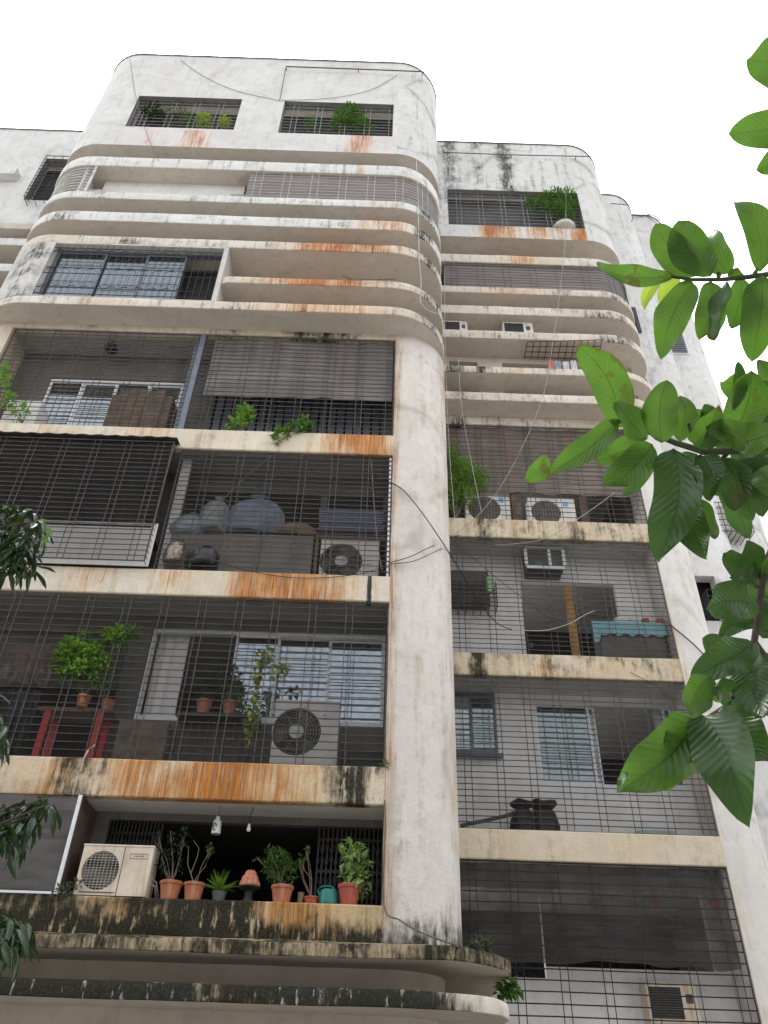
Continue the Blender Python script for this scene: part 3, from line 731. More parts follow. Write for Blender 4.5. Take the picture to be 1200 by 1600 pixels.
pg = [q for q in outline(xs0, 1.12, -.46, 2.0, .0, 1.07) if q[1] < -.45 or q[0] > xs0+.5]
mb = MB(); strip(mb, [(x, y+.05) if x < .3 else (x-.04, y+.03) for x, y in pg], 18.14, 19.28, 0, 2); sh = mb.build('shade_cloth', M['shade_grey'], smooth=True)
tag(sh, 'grey shade cloth closing the upper gallery of the left wing, curving round its corner', 'blind')
def pathgrille(pg, z0, z1, nh, every, mat, rad=.006):
    mb = MB()
    for k in range(nh+1): mb.tube([(x, y, z0+(z1-z0)*k/nh) for x, y in pg], rad, 4)
    L = 0; last = -9; 
    for i in range(1, len(pg)):
        L += math.dist(pg[i], pg[i-1])
        if L-last > every:
            last = L
            for dd in (0, 1):
                j = min(len(pg)-1, i+dd); mb.tube([(pg[j][0], pg[j][1]-.01, z0), (pg[j][0], pg[j][1]-.01, z1)], rad, 4)
    return mb.build('window_grille', mat, BLD)
pathgrille(pg, 18.16, 19.26, 9, .55, M['bar_white'], .005)
pq = [q for q in outline(1.18, 6.23, S-.46, 4.5, 0, 1.07) if q[0] > 1.2]
mb = MB(); strip(mb, [(x, y+.05) if x < 5.2 else (x-.05, y+.03) for x, y in pq], 18.10, 19.13, 0, 2); sh = mb.build('shade_cloth', M['shade_grey'], smooth=True)
tag(sh, 'grey shade cloth behind the upper gallery grille of the right wing', 'blind')
pathgrille(pq, 18.12, 19.10, 9, .6, M['bar_dark'], .005)
# ------------------------------------------------------------------ inner walls, windows
YW = .7
win2 = (at(207, 1050, YW).x+.0, .12, at(420, 1127, YW).z, at(420, 958, YW).z)
def innerwall(z0, z1, holes, mat, x0=XL, x1=.9, Y=YW, th=.12):
    mb = MB(); wall_holes(mb, x0, x1, z0, z1, Y, Y+th, holes); return mb.build('wall', mat, BLD)
# storey 2 (long sliding window)
xa_, xb_ = at(208, 1120, YW).x, at(600, 1130, YW).x
wz0, wz1 = at(420, 1131, YW).z, 7.72
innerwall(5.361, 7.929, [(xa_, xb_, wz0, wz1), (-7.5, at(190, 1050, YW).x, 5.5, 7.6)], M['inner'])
window(xa_+.01, xb_-.01, wz0+.01, wz1-.01, YW+.01, 5, .055, 'alu', 'glass', [(.36, .55, 0), (.53, .77, .03), (.75, 1, .06)], [(.02, .15, 'curtain_w'), (.36, .70, 'curtain_b'), (.68, 1, 'curtain')])
# storey 4
z4 = 11.361
xa4, xb4 = at(68, 620, YW).x, at(283, 620, YW).x
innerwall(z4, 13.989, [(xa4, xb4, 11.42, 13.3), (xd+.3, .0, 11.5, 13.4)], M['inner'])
window(xa4+.01, xb4-.01, 11.43, 13.28, YW+.01, 4, .05, 'alu', 'glass', None, [(0, 1, 'curtain_b')])
mb = MB()
for k in range(22): x = xd+.34+k*.17; mb.box(x, x+.13, YW+.03, YW+.06, 11.5, 13.4)
mb.build('louvre_panel', M['alu_dark'], BLD)
# storey 3
innerwall(8.361, 10.919, [(at(285, 800, YW).x, at(500, 800, YW).x, 8.6, 10.5), (at(510, 800, YW).x, .0, 9.3, 10.5), (-7.5, at(240, 790, YW).x, 9.2, 10.5)], M['inner'])
# storey 1: open dark room behind folding gates
xo0 = at(160, 1330, YW).x
innerwall(3.701, 4.899, [(xo0, .3, 3.75, 4.80)], M['inner'])
mb = MB()
def gate(xa, xb, zt=4.8, zb=3.72, n=14):
    m = MB()
    for i in range(n):
        x = xa+(xb-xa)*i/(n-1); m.box(x-.012, x+.012, YW+.05, YW+.07, zb, zt)
    for z in (3.85, 4.25, 4.65): m.box(xa, xb, YW+.072, YW+.082, z-.02, z+.02)
    for i in range(0, n-2, 2):
        xa2 = xa+(xb-xa)*i/(n-1); xb2 = xa+(xb-xa)*(i+2)/(n-1)
        for z in (3.9, 4.3): m.tube([(xa2, YW+.04, z), (xb2, YW+.04, z+.3)], .007, 4); m.tube([(xb2, YW+.045, z), (xa2, YW+.045, z+.3)], .007, 4)
    return m.build('folding_gate', M['gate'], BLD)
M['gate'] = simple('gate_paint', (.028, .029, .032), .5, .2)
gate(at(495, 1350, YW).x, .2, n=16); gate(xo0+.05, at(245, 1330, YW).x, n=14)
mb = MB(); mb.box(-5.0, .3, YW+.15, YW+1.9, 3.66, 3.70); mb.build('room_floor', M['dark'], BLD)
mb = MB(); mb.box(-7.7, .55, YW+.13, 3.39, 4.80, 4.897); mb.build('dark_ceiling_sheet', M['dark'], BLD)  # near-black sheet added under the slab to keep the room dark
# side screen on the left of storey 1: partition board and dark mesh screen
xs_ = at(108, 1320, .02).x
mb = MB(); mb.box(xs_-.02, xs_+.02, .0, YW-.001, 3.711, 4.879); mb.build('partition_board', simple('brown_board', (.09, .06, .045), .8, var=.4), BLD)
mb = MB(); mb.box(xs_-.025, xs_+.022, -.02, -.001, 3.713, 4.878); mb.box(-7.4, xs_-.05, -.018, -.001, 3.713, 3.74); mb.build('screen_frame', M['alu'], BLD)
mb = MB(); mb.face([(-7.4, .02, 3.76), (xs_-.03, .02, 3.76), (xs_-.03, .02, 4.87), (-7.4, .02, 4.87)])
tag(mb.build('insect_screen', netmat('insect_mesh', (.16, .15, .15), .55)), 'dark insect screen stretched over the lowest balcony, left of the white condenser', 'screen')
# right wing inner walls
YWR = S+.7
def innerR(z0, z1, holes, mat): mb = MB(); wall_holes(mb, XR0, 5.55, z0, z1, YWR, YWR+.12, holes); mb.box(5.301, 5.36, S+.15, YWR-.001, z0, z1); return mb.build('wall', mat, BLD)
d3 = rect(818, 885, 948, 992, YWR); innerR(8.261, 10.819, [(at(820, 990, YWR).x, at(948, 960, YWR).x+.25, 8.27+.35, 10.25)], M['inner_light'])
r2 = (at(838, 1160, YWR).x, 5.25, at(960, 1233, YWR).z, at(960, 1098, YWR).z)
r1 = (at(712, 1130, YWR).x-.3, at(776, 1130, YWR).x, at(745, 1180, YWR).z, at(745, 1082, YWR).z)
innerR(5.261, 7.859, [r2, r1], M['inner_light'])
window(r2[0]+.005, r2[1]-.005, r2[2]+.005, r2[3]-.005, YWR+.01, 3, .06, 'alu', 'glass_rw', [(0, .4, 0), (.37, .44, .03), (.93, 1, 0)], [(.03, .22, 'curtain'), (.24, .38, 'curtain_b'), (.88, 1, 'curtain_b')])
window(r1[0]+.005, r1[1]-.005, r1[2]+.005, r1[3]-.005, YWR-.03, 2, .05, 'alu_dark', 'glass_rw', [(0, .6, .03), (.55, 1, 0)], [(.55, .95, 'curtain')])
mb = MB(); mb.box(r1[0]-.05, r1[1]+.06, YWR-.14, YWR-.031, r1[2]-.06, r1[2]-.002); mb.build('window_sill', M['alu_dark'], BLD)
d1 = (at(845, 1420, YWR).x, at(1100, 1420, YWR).x, at(960, 1500, YWR).z, at(960, 1385, YWR).z)
innerR(2.291, 4.849, [(1.3, 2.6, 3.4, 4.6), (d1[0], d1[1], 3.55, 4.6)], M['inner_light'])
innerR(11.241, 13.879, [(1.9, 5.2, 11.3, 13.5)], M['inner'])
# window with cage on the stepped-back volume, upper dark window, louvre window
def hood(x0, x1, z0, z1, Y, out, mats, n=6, name='window_cage'):
    mb = MB()
    for k in range(n+1):
        z = z0+(z1-z0)*k/n; mb.tube([(x0, Y, z), (x0, Y-out, z), (x1, Y-out, z), (x1, Y, z)], .012, 4)
    for f in (0, .25, .5, .75, 1):
        x = x0+(x1-x0)*f; mb.tube([(x, Y-out, z0), (x, Y-out, z1)], .01, 4); mb.tube([(x, Y, z0), (x, Y-out, z0)], .01, 4)
    for f in (.33, .66):
        for x in (x0, x1): mb.tube([(x, Y-out*f, z0), (x, Y-out*f, z1)], .01, 4)
    return mb.build(name, mats, BLD)
hood(hB[0]+.1, hB[1]+.12, hB[2], (hB[2]+hB[3])/2, Y3, .3, M['bar_dark'], 4)
mb = MB(); mb.box(hB[0]-.2, hB[1]+.2, Y3+.5, Y3+.55, hB[2]-.2, hB[3]+.2); mb.build('room_wall', M['dark'], BLD)
mb = MB(); y = Y3-.05; mb.box(hA[1]-.1, hA[1]+.0, y, Y3-.001, hA[2], hA[3]); mb.box(hA[1]-.9, hA[1]-.1, y+.03, Y3-.001, hA[2], hA[3]); mb.build('window', M['bar_dark'], BLD)
fr = MB(); y = Y4-.03; fr.box(hC[0]-.05, hC[1]+.05, y, Y4-.001, hC[2]-.05, hC[3]+.05); o = fr.build('window', M['alu'], BLD)
for k in range(9):
    z = hC[2]+(hC[3]-hC[2])*k/9; f = MB(); f.face([(hC[0], y-.04, z), (hC[1], y-.04, z), (hC[1], y-.004, z+.09), (hC[0], y-.004, z+.09)]); f.build('slat', M['alu_dark'], o)
# cage and room of the far left window
mb = MB(); mb.box(hD[0]-.1, hD[1]+.1, Y5+.4, Y5+.45, hD[2]-.1, hD[3]+.1); mb.build('room_wall', M['louvre'], BLD)
hood(-9.9, -8.9, 21.1, 23.2, Y5, .3, M['bar_dark'], 12)

# ------------------------------------------------------------------ blinds and nets (each hangs on its own)
M['bamboo'] = blindmat('grey_bamboo_blind', (.215, .20, .187), .06, (.15, .12, .10), .62)
M['bamboo_brown'] = blindmat('brown_bamboo_blind', (.22, .185, .168), .07, (.26, .14, .08), .75)
def hang(name, label, x0, x1, z0, z1, Y, mat, wav=.012, n=40, low=None):
    mb = MB(); m = 10; rows = []
    sag = smoothrow(n+1, .03)
    for k in range(m+1):
        f = k/m; rows.append([(x0+(x1-x0)*i/n, Y+wav*math.sin(i*.9+k*.5)+.02*math.sin(i*.23+f*2), z0+(z1-z0)*f+sag[i]*(1-f)) for i in range(n+1)])
    mb.grid(rows); mb.grid([[(x, y+.008, z) for x, y, z in reversed(r)] for r in rows])
    return tag(mb.build(name, mat, smooth=True), label, 'blind')
hang('bamboo_blind', 'wide grey bamboo blind hanging behind the grille beside the round column', xd+.22, .1, at(470, 622, .12).z, 13.97, .12, M['bamboo'])
hang('bamboo_blind', 'brown rain stained bamboo blind over two condensers on the right wing', XR0+.06, 5.25, at(850, 772, S+.12).z, 13.85, S+.12, M['bamboo_brown'])
M['net'] = netmat('dark_shade_net', (.085, .08, .076), .52)
hang('shade_net', 'dark see-through shade net hung behind the lowest grille of the right wing', XR0+.05, 5.24, at(950, 1508, S+.14).z, 4.82, S+.14, M['net'], .02)
M['net2'] = netmat('black_shade_net', (.03, .03, .032), .80)
hang('shade_net', 'black shade net sagging inside the boxed out grille under the black awning', -7.3, xp-.05, 9.25, 10.98, -.1, M['net2'], .02)

# ------------------------------------------------------------------ things on the balconies
def mpp(px, py, Y): return (at(px+1, py, Y)-at(px, py, Y)).length
M['acwhite'] = simple('ac_white_enamel', (.66, .64, .60), .5, var=.1, scale=4, dirt=(.35, .24, .14, .5))
M['acgrey'] = simple('ac_grey_enamel', (.50, .49, .47), .5, var=.1, scale=4, dirt=(.25, .2, .15, .4))
M['accream'] = simple('ac_cream_enamel', (.62, .54, .44), .5, var=.12, scale=4, dirt=(.35, .22, .11, .6))
M['fan'] = simple('fan_plastic', (.075, .073, .07), .5)
M['well'] = simple('fan_well_brown', (.10, .085, .075), .8)
M['well_dark'] = simple('fan_well_dark', (.03, .03, .03), .8)
M['hub'] = simple('fan_hub', (.5, .5, .5), .5)
M['guard'] = simple('fan_guard_wire', (.33, .31, .28), .5, .2)
M['red'] = simple('red_mark', (.55, .03, .025), .5, var=.05)
M['blue'] = simple('blue_mark', (.04, .10, .38), .5, var=.05)
M['ltblue'] = simple('light_blue_sticker', (.12, .38, .65), .5, var=.1)
M['green'] = simple('green_mark', (.05, .22, .10), .5, var=.05)
def condenser(label, x0, x1, z0, z1, Y, dep, cx, cr, mat, guard='ring', mark=None, hub=True, cz=.5, group='outdoor air conditioner units'):
    t = thing('air_conditioner', label, 'air conditioner', ((x0+x1)/2, Y+dep/2, z0), group)
    W, H = x1-x0, z1-z0; c = Vector((x0+W*cx, Y, z0+H*cz)); r = H*cr
    mb = MB(); n = 40; yr = Y
    # front with round opening: ring of quads out to the rectangle
    pts = []
    for k in range(n):
        a = 2*math.pi*k/n; dx, dz = math.cos(a), math.sin(a)
        s = min(((x1-c.x) if dx > 0 else (x0-c.x))/dx if abs(dx) > 1e-6 else 1e9, ((z1-c.z) if dz > 0 else (z0-c.z))/dz if abs(dz) > 1e-6 else 1e9)
        pts.append((a, s))
    corners = []
    rim = [(c.x+r*math.cos(a), Y, c.z+r*math.sin(a)) for a, s in pts]
    out = []
    for a, s in pts:
        x, z = c.x+s*math.cos(a), c.z+s*math.sin(a)
        for (qx, qz) in ((x0, z0), (x1, z0), (x0, z1), (x1, z1)):
            if math.hypot(x-qx, z-qz) < .13*H: x, z = qx, qz; break
        out.append((x, Y, z))
    mb.grid([rim, out], 0, close=True)
    mb.grid([[(p[0], Y+.06, p[2]) for p in rim], rim], 0, close=True)
    mb.grid([out, [(p[0], Y+dep, p[2]) for p in out]], 0, close=True)
    mb.face([(p[0], Y+dep, p[2]) for p in out])
    body = mb.build('body', M[mat], t, smooth=True, ang=30)
    tp = MB(); tp.bbox(x0-.008, x1+.008, Y-.008, Y+dep, z1-.004, z1+.022, .006); tp.build('lid', M[mat], t)
    f = MB(); f.face([(c.x+r*1.02*math.cos(2*math.pi*k/n), Y+.06, c.z+r*1.02*math.sin(2*math.pi*k/n)) for k in range(n)]); f.build('fan_well', M['well_dark'] if mark != 'sticker' else M['well'], t)
    f = MB()
    for b in range(3):
        a0 = b*2.094+.4; rows = []
        for j in range(7):
            rr = r*(.2+.75*j/6); rows.append([(c.x+rr*math.cos(a0+w*(1.0-.25*j/6)+j*.08), Y+.05-.03*w, c.z+rr*math.sin(a0+w*(1.0-.25*j/6)+j*.08)) for w in (0, .35, .7, 1.)])
        f.grid(rows)
    f.build('fan', M['fan'], t, smooth=True)
    if hub: h = MB(); h.lathe((c.x, Y, c.z), [(r*.0001, -.012), (r*.24, -.012), (r*.3, -.002), (r*.3, .02)], 16, axis='y'); h.build('hub', M['hub'], t, smooth=True)
    g = MB()
    if guard == 'ring':
        for q in (.34, .46, .58, .7, .82, .94): g.tube([(c.x+r*q*math.cos(a), Y-.006, c.z+r*q*math.sin(a)) for a in [2*math.pi*k/28 for k in range(29)]], .003, 3, cap=False)
        for k in range(12): a = 2*math.pi*k/12+.1; g.tube([(c.x+r*.3*math.cos(a), Y-.008, c.z+r*.3*math.sin(a)), (c.x+r*1.01*math.cos(a), Y-.004, c.z+r*1.01*math.sin(a))], .0035, 4)
    elif guard == 'grid':
        k = -r
        while k <= r+1e-6:
            h = math.sqrt(max(0, r*r-k*k))
            if h > .01: g.tube([(c.x-h, Y-.006, c.z+k), (c.x+h, Y-.006, c.z+k)], .0028, 4)
            k += r/8
        for i in range(-4, 5):
            k = i*r/5; h = math.sqrt(max(0, r*r-k*k)); g.tube([(c.x+k, Y-.009, c.z-h), (c.x+k, Y-.009, c.z+h)], .004, 4)
    g.build('fan_guard', M['guard'] if guard == 'grid' else M['bar_mid'], t)
    pp = MB(); zc_ = z0+H*.3
    for k_ in (0, 1): pp.tube([(x1-.01, Y+dep*.6, zc_+.07*k_), (x1+.05, Y+dep*.6+.02*k_, zc_+.05*k_-.01), (x1+.07+.03*k_, Y+dep*.8, zc_-.12), (x1+.05, Y+dep*1.3, z0+.03+.03*k_)], .014-.004*k_, 6)
    pp.build('pipe', M['fan'] if guard != 'grid' else M['guard'], t, smooth=True)
    ft = MB()
    for fx in (.15, .8): ft.box(x0+W*fx, x0+W*fx+.05, Y+.02, Y+dep-.02, z0-.012, z0+.01)
    ft.build('foot', M['black'], t)
    if mark == 'tri':
        q = MB(); mx, mz, s = x0+W*.77, z0+H*.80, .022
        for (ax, az) in ((0, 1.0), (-.95, -.5), (.95, -.5)):
            a_ = math.atan2(az, ax); L = s*1.15; tip = (mx+L*math.cos(a_)*1.1, mz+L*math.sin(a_)*1.1)
            px_, pz_ = -math.sin(a_)*s*.38, math.cos(a_)*s*.38; mid = ((mx+tip[0])/2, (mz+tip[1])/2)
            q.face([(mx, Y-.003, mz), (mid[0]-px_, Y-.003, mid[1]-pz_), (tip[0], Y-.003, tip[1]), (mid[0]+px_, Y-.003, mid[1]+pz_)])
        q.build('logo', M['red'], t); q = MB(); 
        for i in range(9): q.box(x0+W*.72+i*.019, x0+W*.72+i*.019+.012, Y-.003, Y-.001, mz-.065, mz-.04)
        q.build('lettering', M['blue'], t)
    if mark == 'green':
        q = MB()
        for i in range(7): q.box(x0+W*.70+i*.024, x0+W*.70+i*.024+.016, Y-.003, Y-.001, z0+H*.42, z0+H*.42+.022)
        q.build('lettering', M['green'], t)
    if mark == 'sticker':
        q = MB(); q.box(x0+W*.74, x0+W*.85, Y-.003, Y-.001, z0+H*.72, z0+H*.88); q.build('sticker', M['ltblue'], t)
    if mark == 'plate':
        q = MB(); a, b = x0+W*.68, x0+W*.93
        for (xa2, xb2, za2, zb2) in ((a, b, .86, .85), (a, b, .76, .75), (a, a+.004, .86, .75), (b-.004, b, .86, .75)): q.box(xa2, xb2, Y-.003, Y-.001, z0+H*zb2, z0+H*za2)
        for i in range(6): q.box(a+.05+i*.022, a+.062+i*.022, Y-.003, Y-.001, z0+H*.795, z0+H*.82)
        q.build('nameplate', M['bar'], t)
        q = MB(); q.box(x0+W*.585, x0+W*.595, Y-.004, Y-.001, z0, z1); q.box(x0+W*.08, x0+W*.56, Y-.01, Y-.001, z0+H*.05, z0+H*.065)
        q.build('seam', M['bar'], t)
        q = MB()
        for i in range(16): z = z0+H*(.1+.055*i); q.box(x0+W*.05, x0+W*.57, Y-.002, Y-.0005, z, z+.004)
        q.build('louvre_lines', M['accream'], t)
    return t
def zfloor(z): return z
a = rect(122, 1322, 234, 1400, 0.02); condenser('old cream condenser with square wire fan guard, beside the terracotta pots', a[0], a[1], 3.725, a[3], .03, .30, .30, .40, 'accream', 'grid', 'plate', False, .5)
a = rect(426, 1097, 528, 1194, .14); condenser('grey condenser with black fan below the long sliding window, red and blue badge', a[0], a[1], 5.375, a[3], .14, .32, .36, .36, 'acgrey', 'ring', 'tri', True, .54)
a = rect(500, 846, 592, 897, .2); condenser('pale condenser under stacked blue sheets, boxed in at the corner beside the column', a[0], a[1], 8.375, a[3], .2, .3, .36, .44, 'acwhite', 'ring', 'green', True)
a = rect(727, 772, 798, 812, S+.2); condenser('white condenser behind the feathery shrub on the right wing', a[0], a[1], 11.255, a[3], S+.2, .3, .42, .42, 'acwhite', 'grid', 'sticker', False)
a = rect(827, 779, 899, 814, S+.2); condenser('white condenser between brown posts under the brown bamboo blind', a[0], a[1], 11.255, a[3], S+.2, .3, .36, .42, 'acwhite', 'grid', 'sticker', False)
def windowac(label, x0, x1, z0, z1, Y, dep, mat='acwhite', grp='window air conditioners', dark=True):
    t = thing('window_air_conditioner', label, 'air conditioner', ((x0+x1)/2, Y, z0), grp)
    mb = MB(); mb.bbox(x0, x1, Y, Y+dep, z0, z1, .015); mb.build('body', M[mat], t)
    W, H = x1-x0, z1-z0
    g = MB(); n = 12
    g.box(x0+W*.06, x0+W*.68, Y-.006, Y-.001, z0+H*.12, z0+H*.88); g.build('intake', M['black'] if dark else M['bar'], t)
    g = MB()
    for i in range(n): z = z0+H*(.14+.74*i/n); g.box(x0+W*.06, x0+W*.68, Y-.012, Y-.007, z, z+H*.02)
    g.build('louvre', M['bar'], t)
    g = MB(); g.box(x0+W*.76, x0+W*.9, Y-.005, Y-.001, z0+H*.5, z0+H*.72); g.build('control_panel', M['bar'], t)
    return t
a = rect(699, 503, 731, 517, S-.35); windowac('small white window air conditioner beside the rounded corner of the left wing', a[0]-.1, a[1], 16.435, a[3]+.12, S-.3, .5)
a = rect(786, 505, 834, 518, S-.35); windowac('small white window air conditioner standing alone in the middle of the right ledges', a[0], a[1], 16.435, a[3]+.12, S-.3, .5)
a = rect(1012, 1535, 1092, 1600, YWR-.3); windowac('beige window air conditioner sticking out of the lowest white wall of the right wing', a[0], a[1], a[2], a[3], YWR-.3, .5, 'accream')
# air conditioner in an open white frame under the ceiling of the third right storey
a = rect(822, 856, 881, 886, S+.25)
t = thing('window_air_conditioner', 'air conditioner in a white frame hanging under the ceiling above a wooden post', 'air conditioner', (a[0], S+.25, a[2]), 'window air conditioners')
mb = MB(); r = .03
for (p, q) in (((a[0], a[2]), (a[1], a[2])), ((a[0], a[3]), (a[1], a[3]))): mb.box(p[0], q[0], S+.25, S+.29, p[1]-r, p[1]+r)
for x in (a[0], a[0]+(a[1]-a[0])*.62, a[1]): mb.box(x-r, x+r, S+.252, S+.288, a[2]+r, a[3]-r)
mb.build('frame', M['alu'], t); mb = MB(); mb.box(a[0]+.02, a[1]-.02, S+.291, S+.7, a[2], a[3]); mb.build('body', M['fan'], t)
mb = MB(); mb.box(a[0]+.2, a[0]+.32, S+.235, S+.249, a[2]+.06, a[2]+.1); mb.build('label', M['green'], t)
# dark caged unit on the left of that balcony
a = rect(702, 888, 775, 946, S+.35); x1c = a[1]
t = thing('air_conditioner_cage', 'dark caged air conditioner on the pale side wall beside the round column', 'air conditioner', (a[0], S+.4, a[2]))
mb = MB(); mb.bbox(a[0]-.1, a[1]-.12, S+.42, S+.69, a[2]+.1, a[3], .02); mb.build('body', M['fan'], t)
mb = MB()
for k in range(7): z = a[2]+(a[3]-a[2])*k/6*.62; mb.tube([(a[0]-.1, S+.34, z), (x1c, S+.34, z), (x1c, S+.69, z)], .01, 4)
for k in range(8): x = a[0]-.1+(x1c-a[0]+.1)*k/7; mb.tube([(x, S+.34, a[2]), (x, S+.34, a[2]+(a[3]-a[2])*.62)], .01, 4); mb.tube([(x, S+.34, a[2]), (x, S+.69, a[2])], .01, 4)
mb.build('cage', M['bar_dark'], t)
a = rect(757, 900, 771, 926, S+.38); mb = MB(); mb.lathe(((a[0]+a[1])/2, S+.385, a[2]), [(0, 0), (.065, 0), (.07, .1), (.07, a[3]-a[2]-.08), (.03, a[3]-a[2]-.03), (.03, a[3]-a[2]), (0, a[3]-a[2])], 14)
single(mb, 'bottle', simple('pale_green_plastic', (.34, .55, .26), .4, var=.1), 'pale green plastic bottle standing in the dark cage', 'bottle', smooth=True)
# caged white unit on the stepped back volume
a = rect(1119, 788, 1170, 832, Y4-.45)
t = thing('air_conditioner_cage', 'white air conditioner in a barred cage on the pale rear wall among the leaves', 'air conditioner', (a[0], Y4-.4, a[2]))
mb = MB(); mb.bbox(a[0]+.06, a[1]-.06, Y4-.42, Y4-.001, a[2]+.1, a[3], .015); mb.build('body', M['acgrey'], t)
mb = MB()
for k in range(6): z = a[2]+(a[3]-a[2])*k/5; mb.tube([(a[0], Y4, z), (a[0], Y4-.5, z), (a[1], Y4-.5, z), (a[1], Y4, z)], .013, 4)
for k in range(7): x = a[0]+(a[1]-a[0])*k/6; mb.tube([(x, Y4-.5, a[2]), (x, Y4-.5, a[3])], .011, 4); mb.tube([(x, Y4, a[2]), (x, Y4-.5, a[2])], .011, 4)
mb.build('cage', M['bar_dark'], t)

# ---- plants
LEAF = {
 'green': leafmat('plant_leaf', (.045, .11, .022), (.11, .24, .04), .35, .4, (.05, .1, .03), 5),
 'bright': leafmat('bright_leaf', (.09, .20, .025), (.20, .38, .06), .42, .4, (.1, .2, .04), 5),
 'dark': leafmat('dark_leaf', (.012, .03, .012), (.03, .065, .02), .2, .4, (.03, .06, .02), 5),
 'pothos': leafmat('pothos_leaf', (.06, .15, .03), (.32, .45, .16), .3, .3, (.2, .35, .1), 4),
 'yellow': leafmat('yellow_leaf', (.20, .28, .05), (.38, .45, .10), .35, .45, (.2, .3, .1), 5),
 'grey': leafmat('grey_green_leaf', (.06, .075, .05), (.13, .15, .09), .25, .6, (.1, .12, .08), 5)}
M['terra'] = simple('terracotta', (.42, .15, .075), .8, var=.28, scale=7, bump=.3, dirt=(.50, .36, .28, .55))
M['terra_red'] = simple('red_terracotta', (.36, .085, .055), .65, var=.18, scale=7, bump=.2, dirt=(.45, .2, .14, .3))
M['pot_grey'] = simple('grey_pot', (.10, .105, .10), .8, var=.2)
M['soil'] = simple('soil', (.03, .022, .016), .95)
M['twig'] = simple('twig_bark', (.16, .13, .095), .9, var=.3, scale=20)
M['twig_pale'] = simple('pale_stem', (.40, .36, .28), .8, var=.2, scale=20)
def addleaf(mb, p, d, up, L, w):
    d = d.normalized(); s = d.cross(up)
    if s.length < 1e-4: s = Vector((1, 0, 0))
    s.normalize(); n = s.cross(d)
    m1 = p+d*L*.45+n*w*.12; tip = p+d*L-n*L*.12; e = p+d*L*.42
    l, r = e+s*w*.5+n*w*.3, e-s*w*.5+n*w*.3
    mb.face([p, m1, l], 0, [(.5, 0), (.5, .45), (0, .45)]); mb.face([l, m1, tip], 0, [(0, .45), (.5, .45), (.5, 1)])
    mb.face([p, r, m1], 0, [(.5, 0), (1, .45), (.5, .45)]); mb.face([r, tip, m1], 0, [(1, .45), (.5, 1), (.5, .45)])
def rv(): return Vector((rnd.gauss(0, 1), rnd.gauss(0, 1), rnd.gauss(0, 1))).normalized()
def foliage(mb, c, rad, n, L, w=.4, droop=.2):
    for _ in range(n):
        v = rv(); q = v*(rnd.random()**.45)
        p = c+Vector((q.x*rad[0], q.y*rad[1], q.z*rad[2]))
        d = (v*Vector((1, 1, 1)).length*.5+rv()*.7+Vector((0, 0, .25-droop)))
        l = L*rnd.uniform(.6, 1.25); addleaf(mb, p, d, (Vector((0, 0, 1))+rv()*.5), l, l*w)
def pot(t, x, y, z, r, h, mat='terra', rim=True):
    mb = MB(); prof = [(0, 0), (r*.70, 0), (r*.74, .012), (r*.93, h*.80)]
    prof += [(r*1.0, h*.81), (r*1.03, h*.84), (r*1.03, h*.98), (r*.99, h), (r*.90, h), (r*.88, h*.9), (0, h*.9)] if rim else [(r, h), (r*.9, h), (r*.88, h*.9), (0, h*.9)]
    mb.lathe((x, y, z), prof, 22); o = mb.build('pot', M[mat], t, smooth=True, ang=35)
    s = MB(); s.lathe((x, y, z), [(r*.87, h*.905), (r*.4, h*.93), (0, h*.93)], 14); s.build('soil', M['soil'], t)
def blobs(px, py, rx, ry, Y, dy=.5):
    c = at(px, py, Y); k = mpp(px, py, Y); kz = at(px, py-.5, Y).z-at(px, py+.5, Y).z
    return c, (rx*k, max(.05, min(rx*k, .35))*dy*1.6, ry*kz)
def plant(name, label, Y, clouds, n, L, mat='green', potpx=None, potmat='terra', stems=(), stemmat='twig', w=.4, droop=.2, cat='plant', group='potted plants on the balconies', z0=None, stemr=.007, potrim=True):
    """clouds: (px,py,rx,ry) foliage clumps seen in the photo; potpx: (left,right,top) pixels of the pot"""
    if potpx:
        xl, xr, yt, yb = potpx; b = at((xl+xr)/2, yb, Y); k = mpp((xl+xr)/2, yb, Y); zb = z0 if z0 is not None else b.z
        r = (xr-xl)/2*k/1.03; h = at((xl+xr)/2, yt, Y).z-b.z; base = Vector((b.x, Y, zb))
    else:
        q = clouds[0]; base = at(q[0], q[1]+q[3], Y)
        if z0 is not None: base.z = z0
    t = thing(name, label, cat, base, group)
    top = base.copy()
    if potpx: pot(t, base.x, base.y, zb, r, h, potmat, potrim); top = base+Vector((0, 0, h*.9))
    mb = MB(); sm = MB(); tot = sum(q[2]*q[3] for q in clouds)
    for q in clouds:
        c, rad = blobs(*q[:4], Y+(q[4] if len(q) > 4 else 0))
        foliage(mb, c, rad, max(6, int(n*1.9*q[2]*q[3]/tot)), L*1.2, w, droop)
        sm.tube([top+Vector((rnd.uniform(-.02, .02), 0, 0)), (top*.5+c*.5)+Vector((rnd.uniform(-.04, .04), rnd.uniform(-.03, .03), 0)), c], stemr, 5, r2=stemr*.4)
        for _ in range(4):
            v = rv(); sm.tube([(top*.3+c*.7), c+Vector((v.x*rad[0], v.y*rad[1], v.z*rad[2]))*.8], stemr*.4, 4, r2=stemr*.2)
    for st in stems: sm.tube([top]+[at(px, py, Y) for px, py in st], stemr, 5, r2=stemr*.5)
    sm.build('stem', M[stemmat], t, smooth=True); mb.build('foliage', LEAF[mat], t)
    return t
zb1 = 3.715
YP = .14
plant('potted_plant', 'leggy dark shrub in a terracotta pot beside the cream condenser', YP, [(247, 1312, 6, 14), (268, 1320, 9, 22), (287, 1308, 8, 18), (256, 1345, 9, 22), (278, 1350, 8, 20)], 150, .05, 'dark', (245, 282, 1377, 1406), stems=[[(255, 1350), (247, 1300)], [(270, 1340), (266, 1298)], [(280, 1345), (290, 1300)]], z0=zb1)
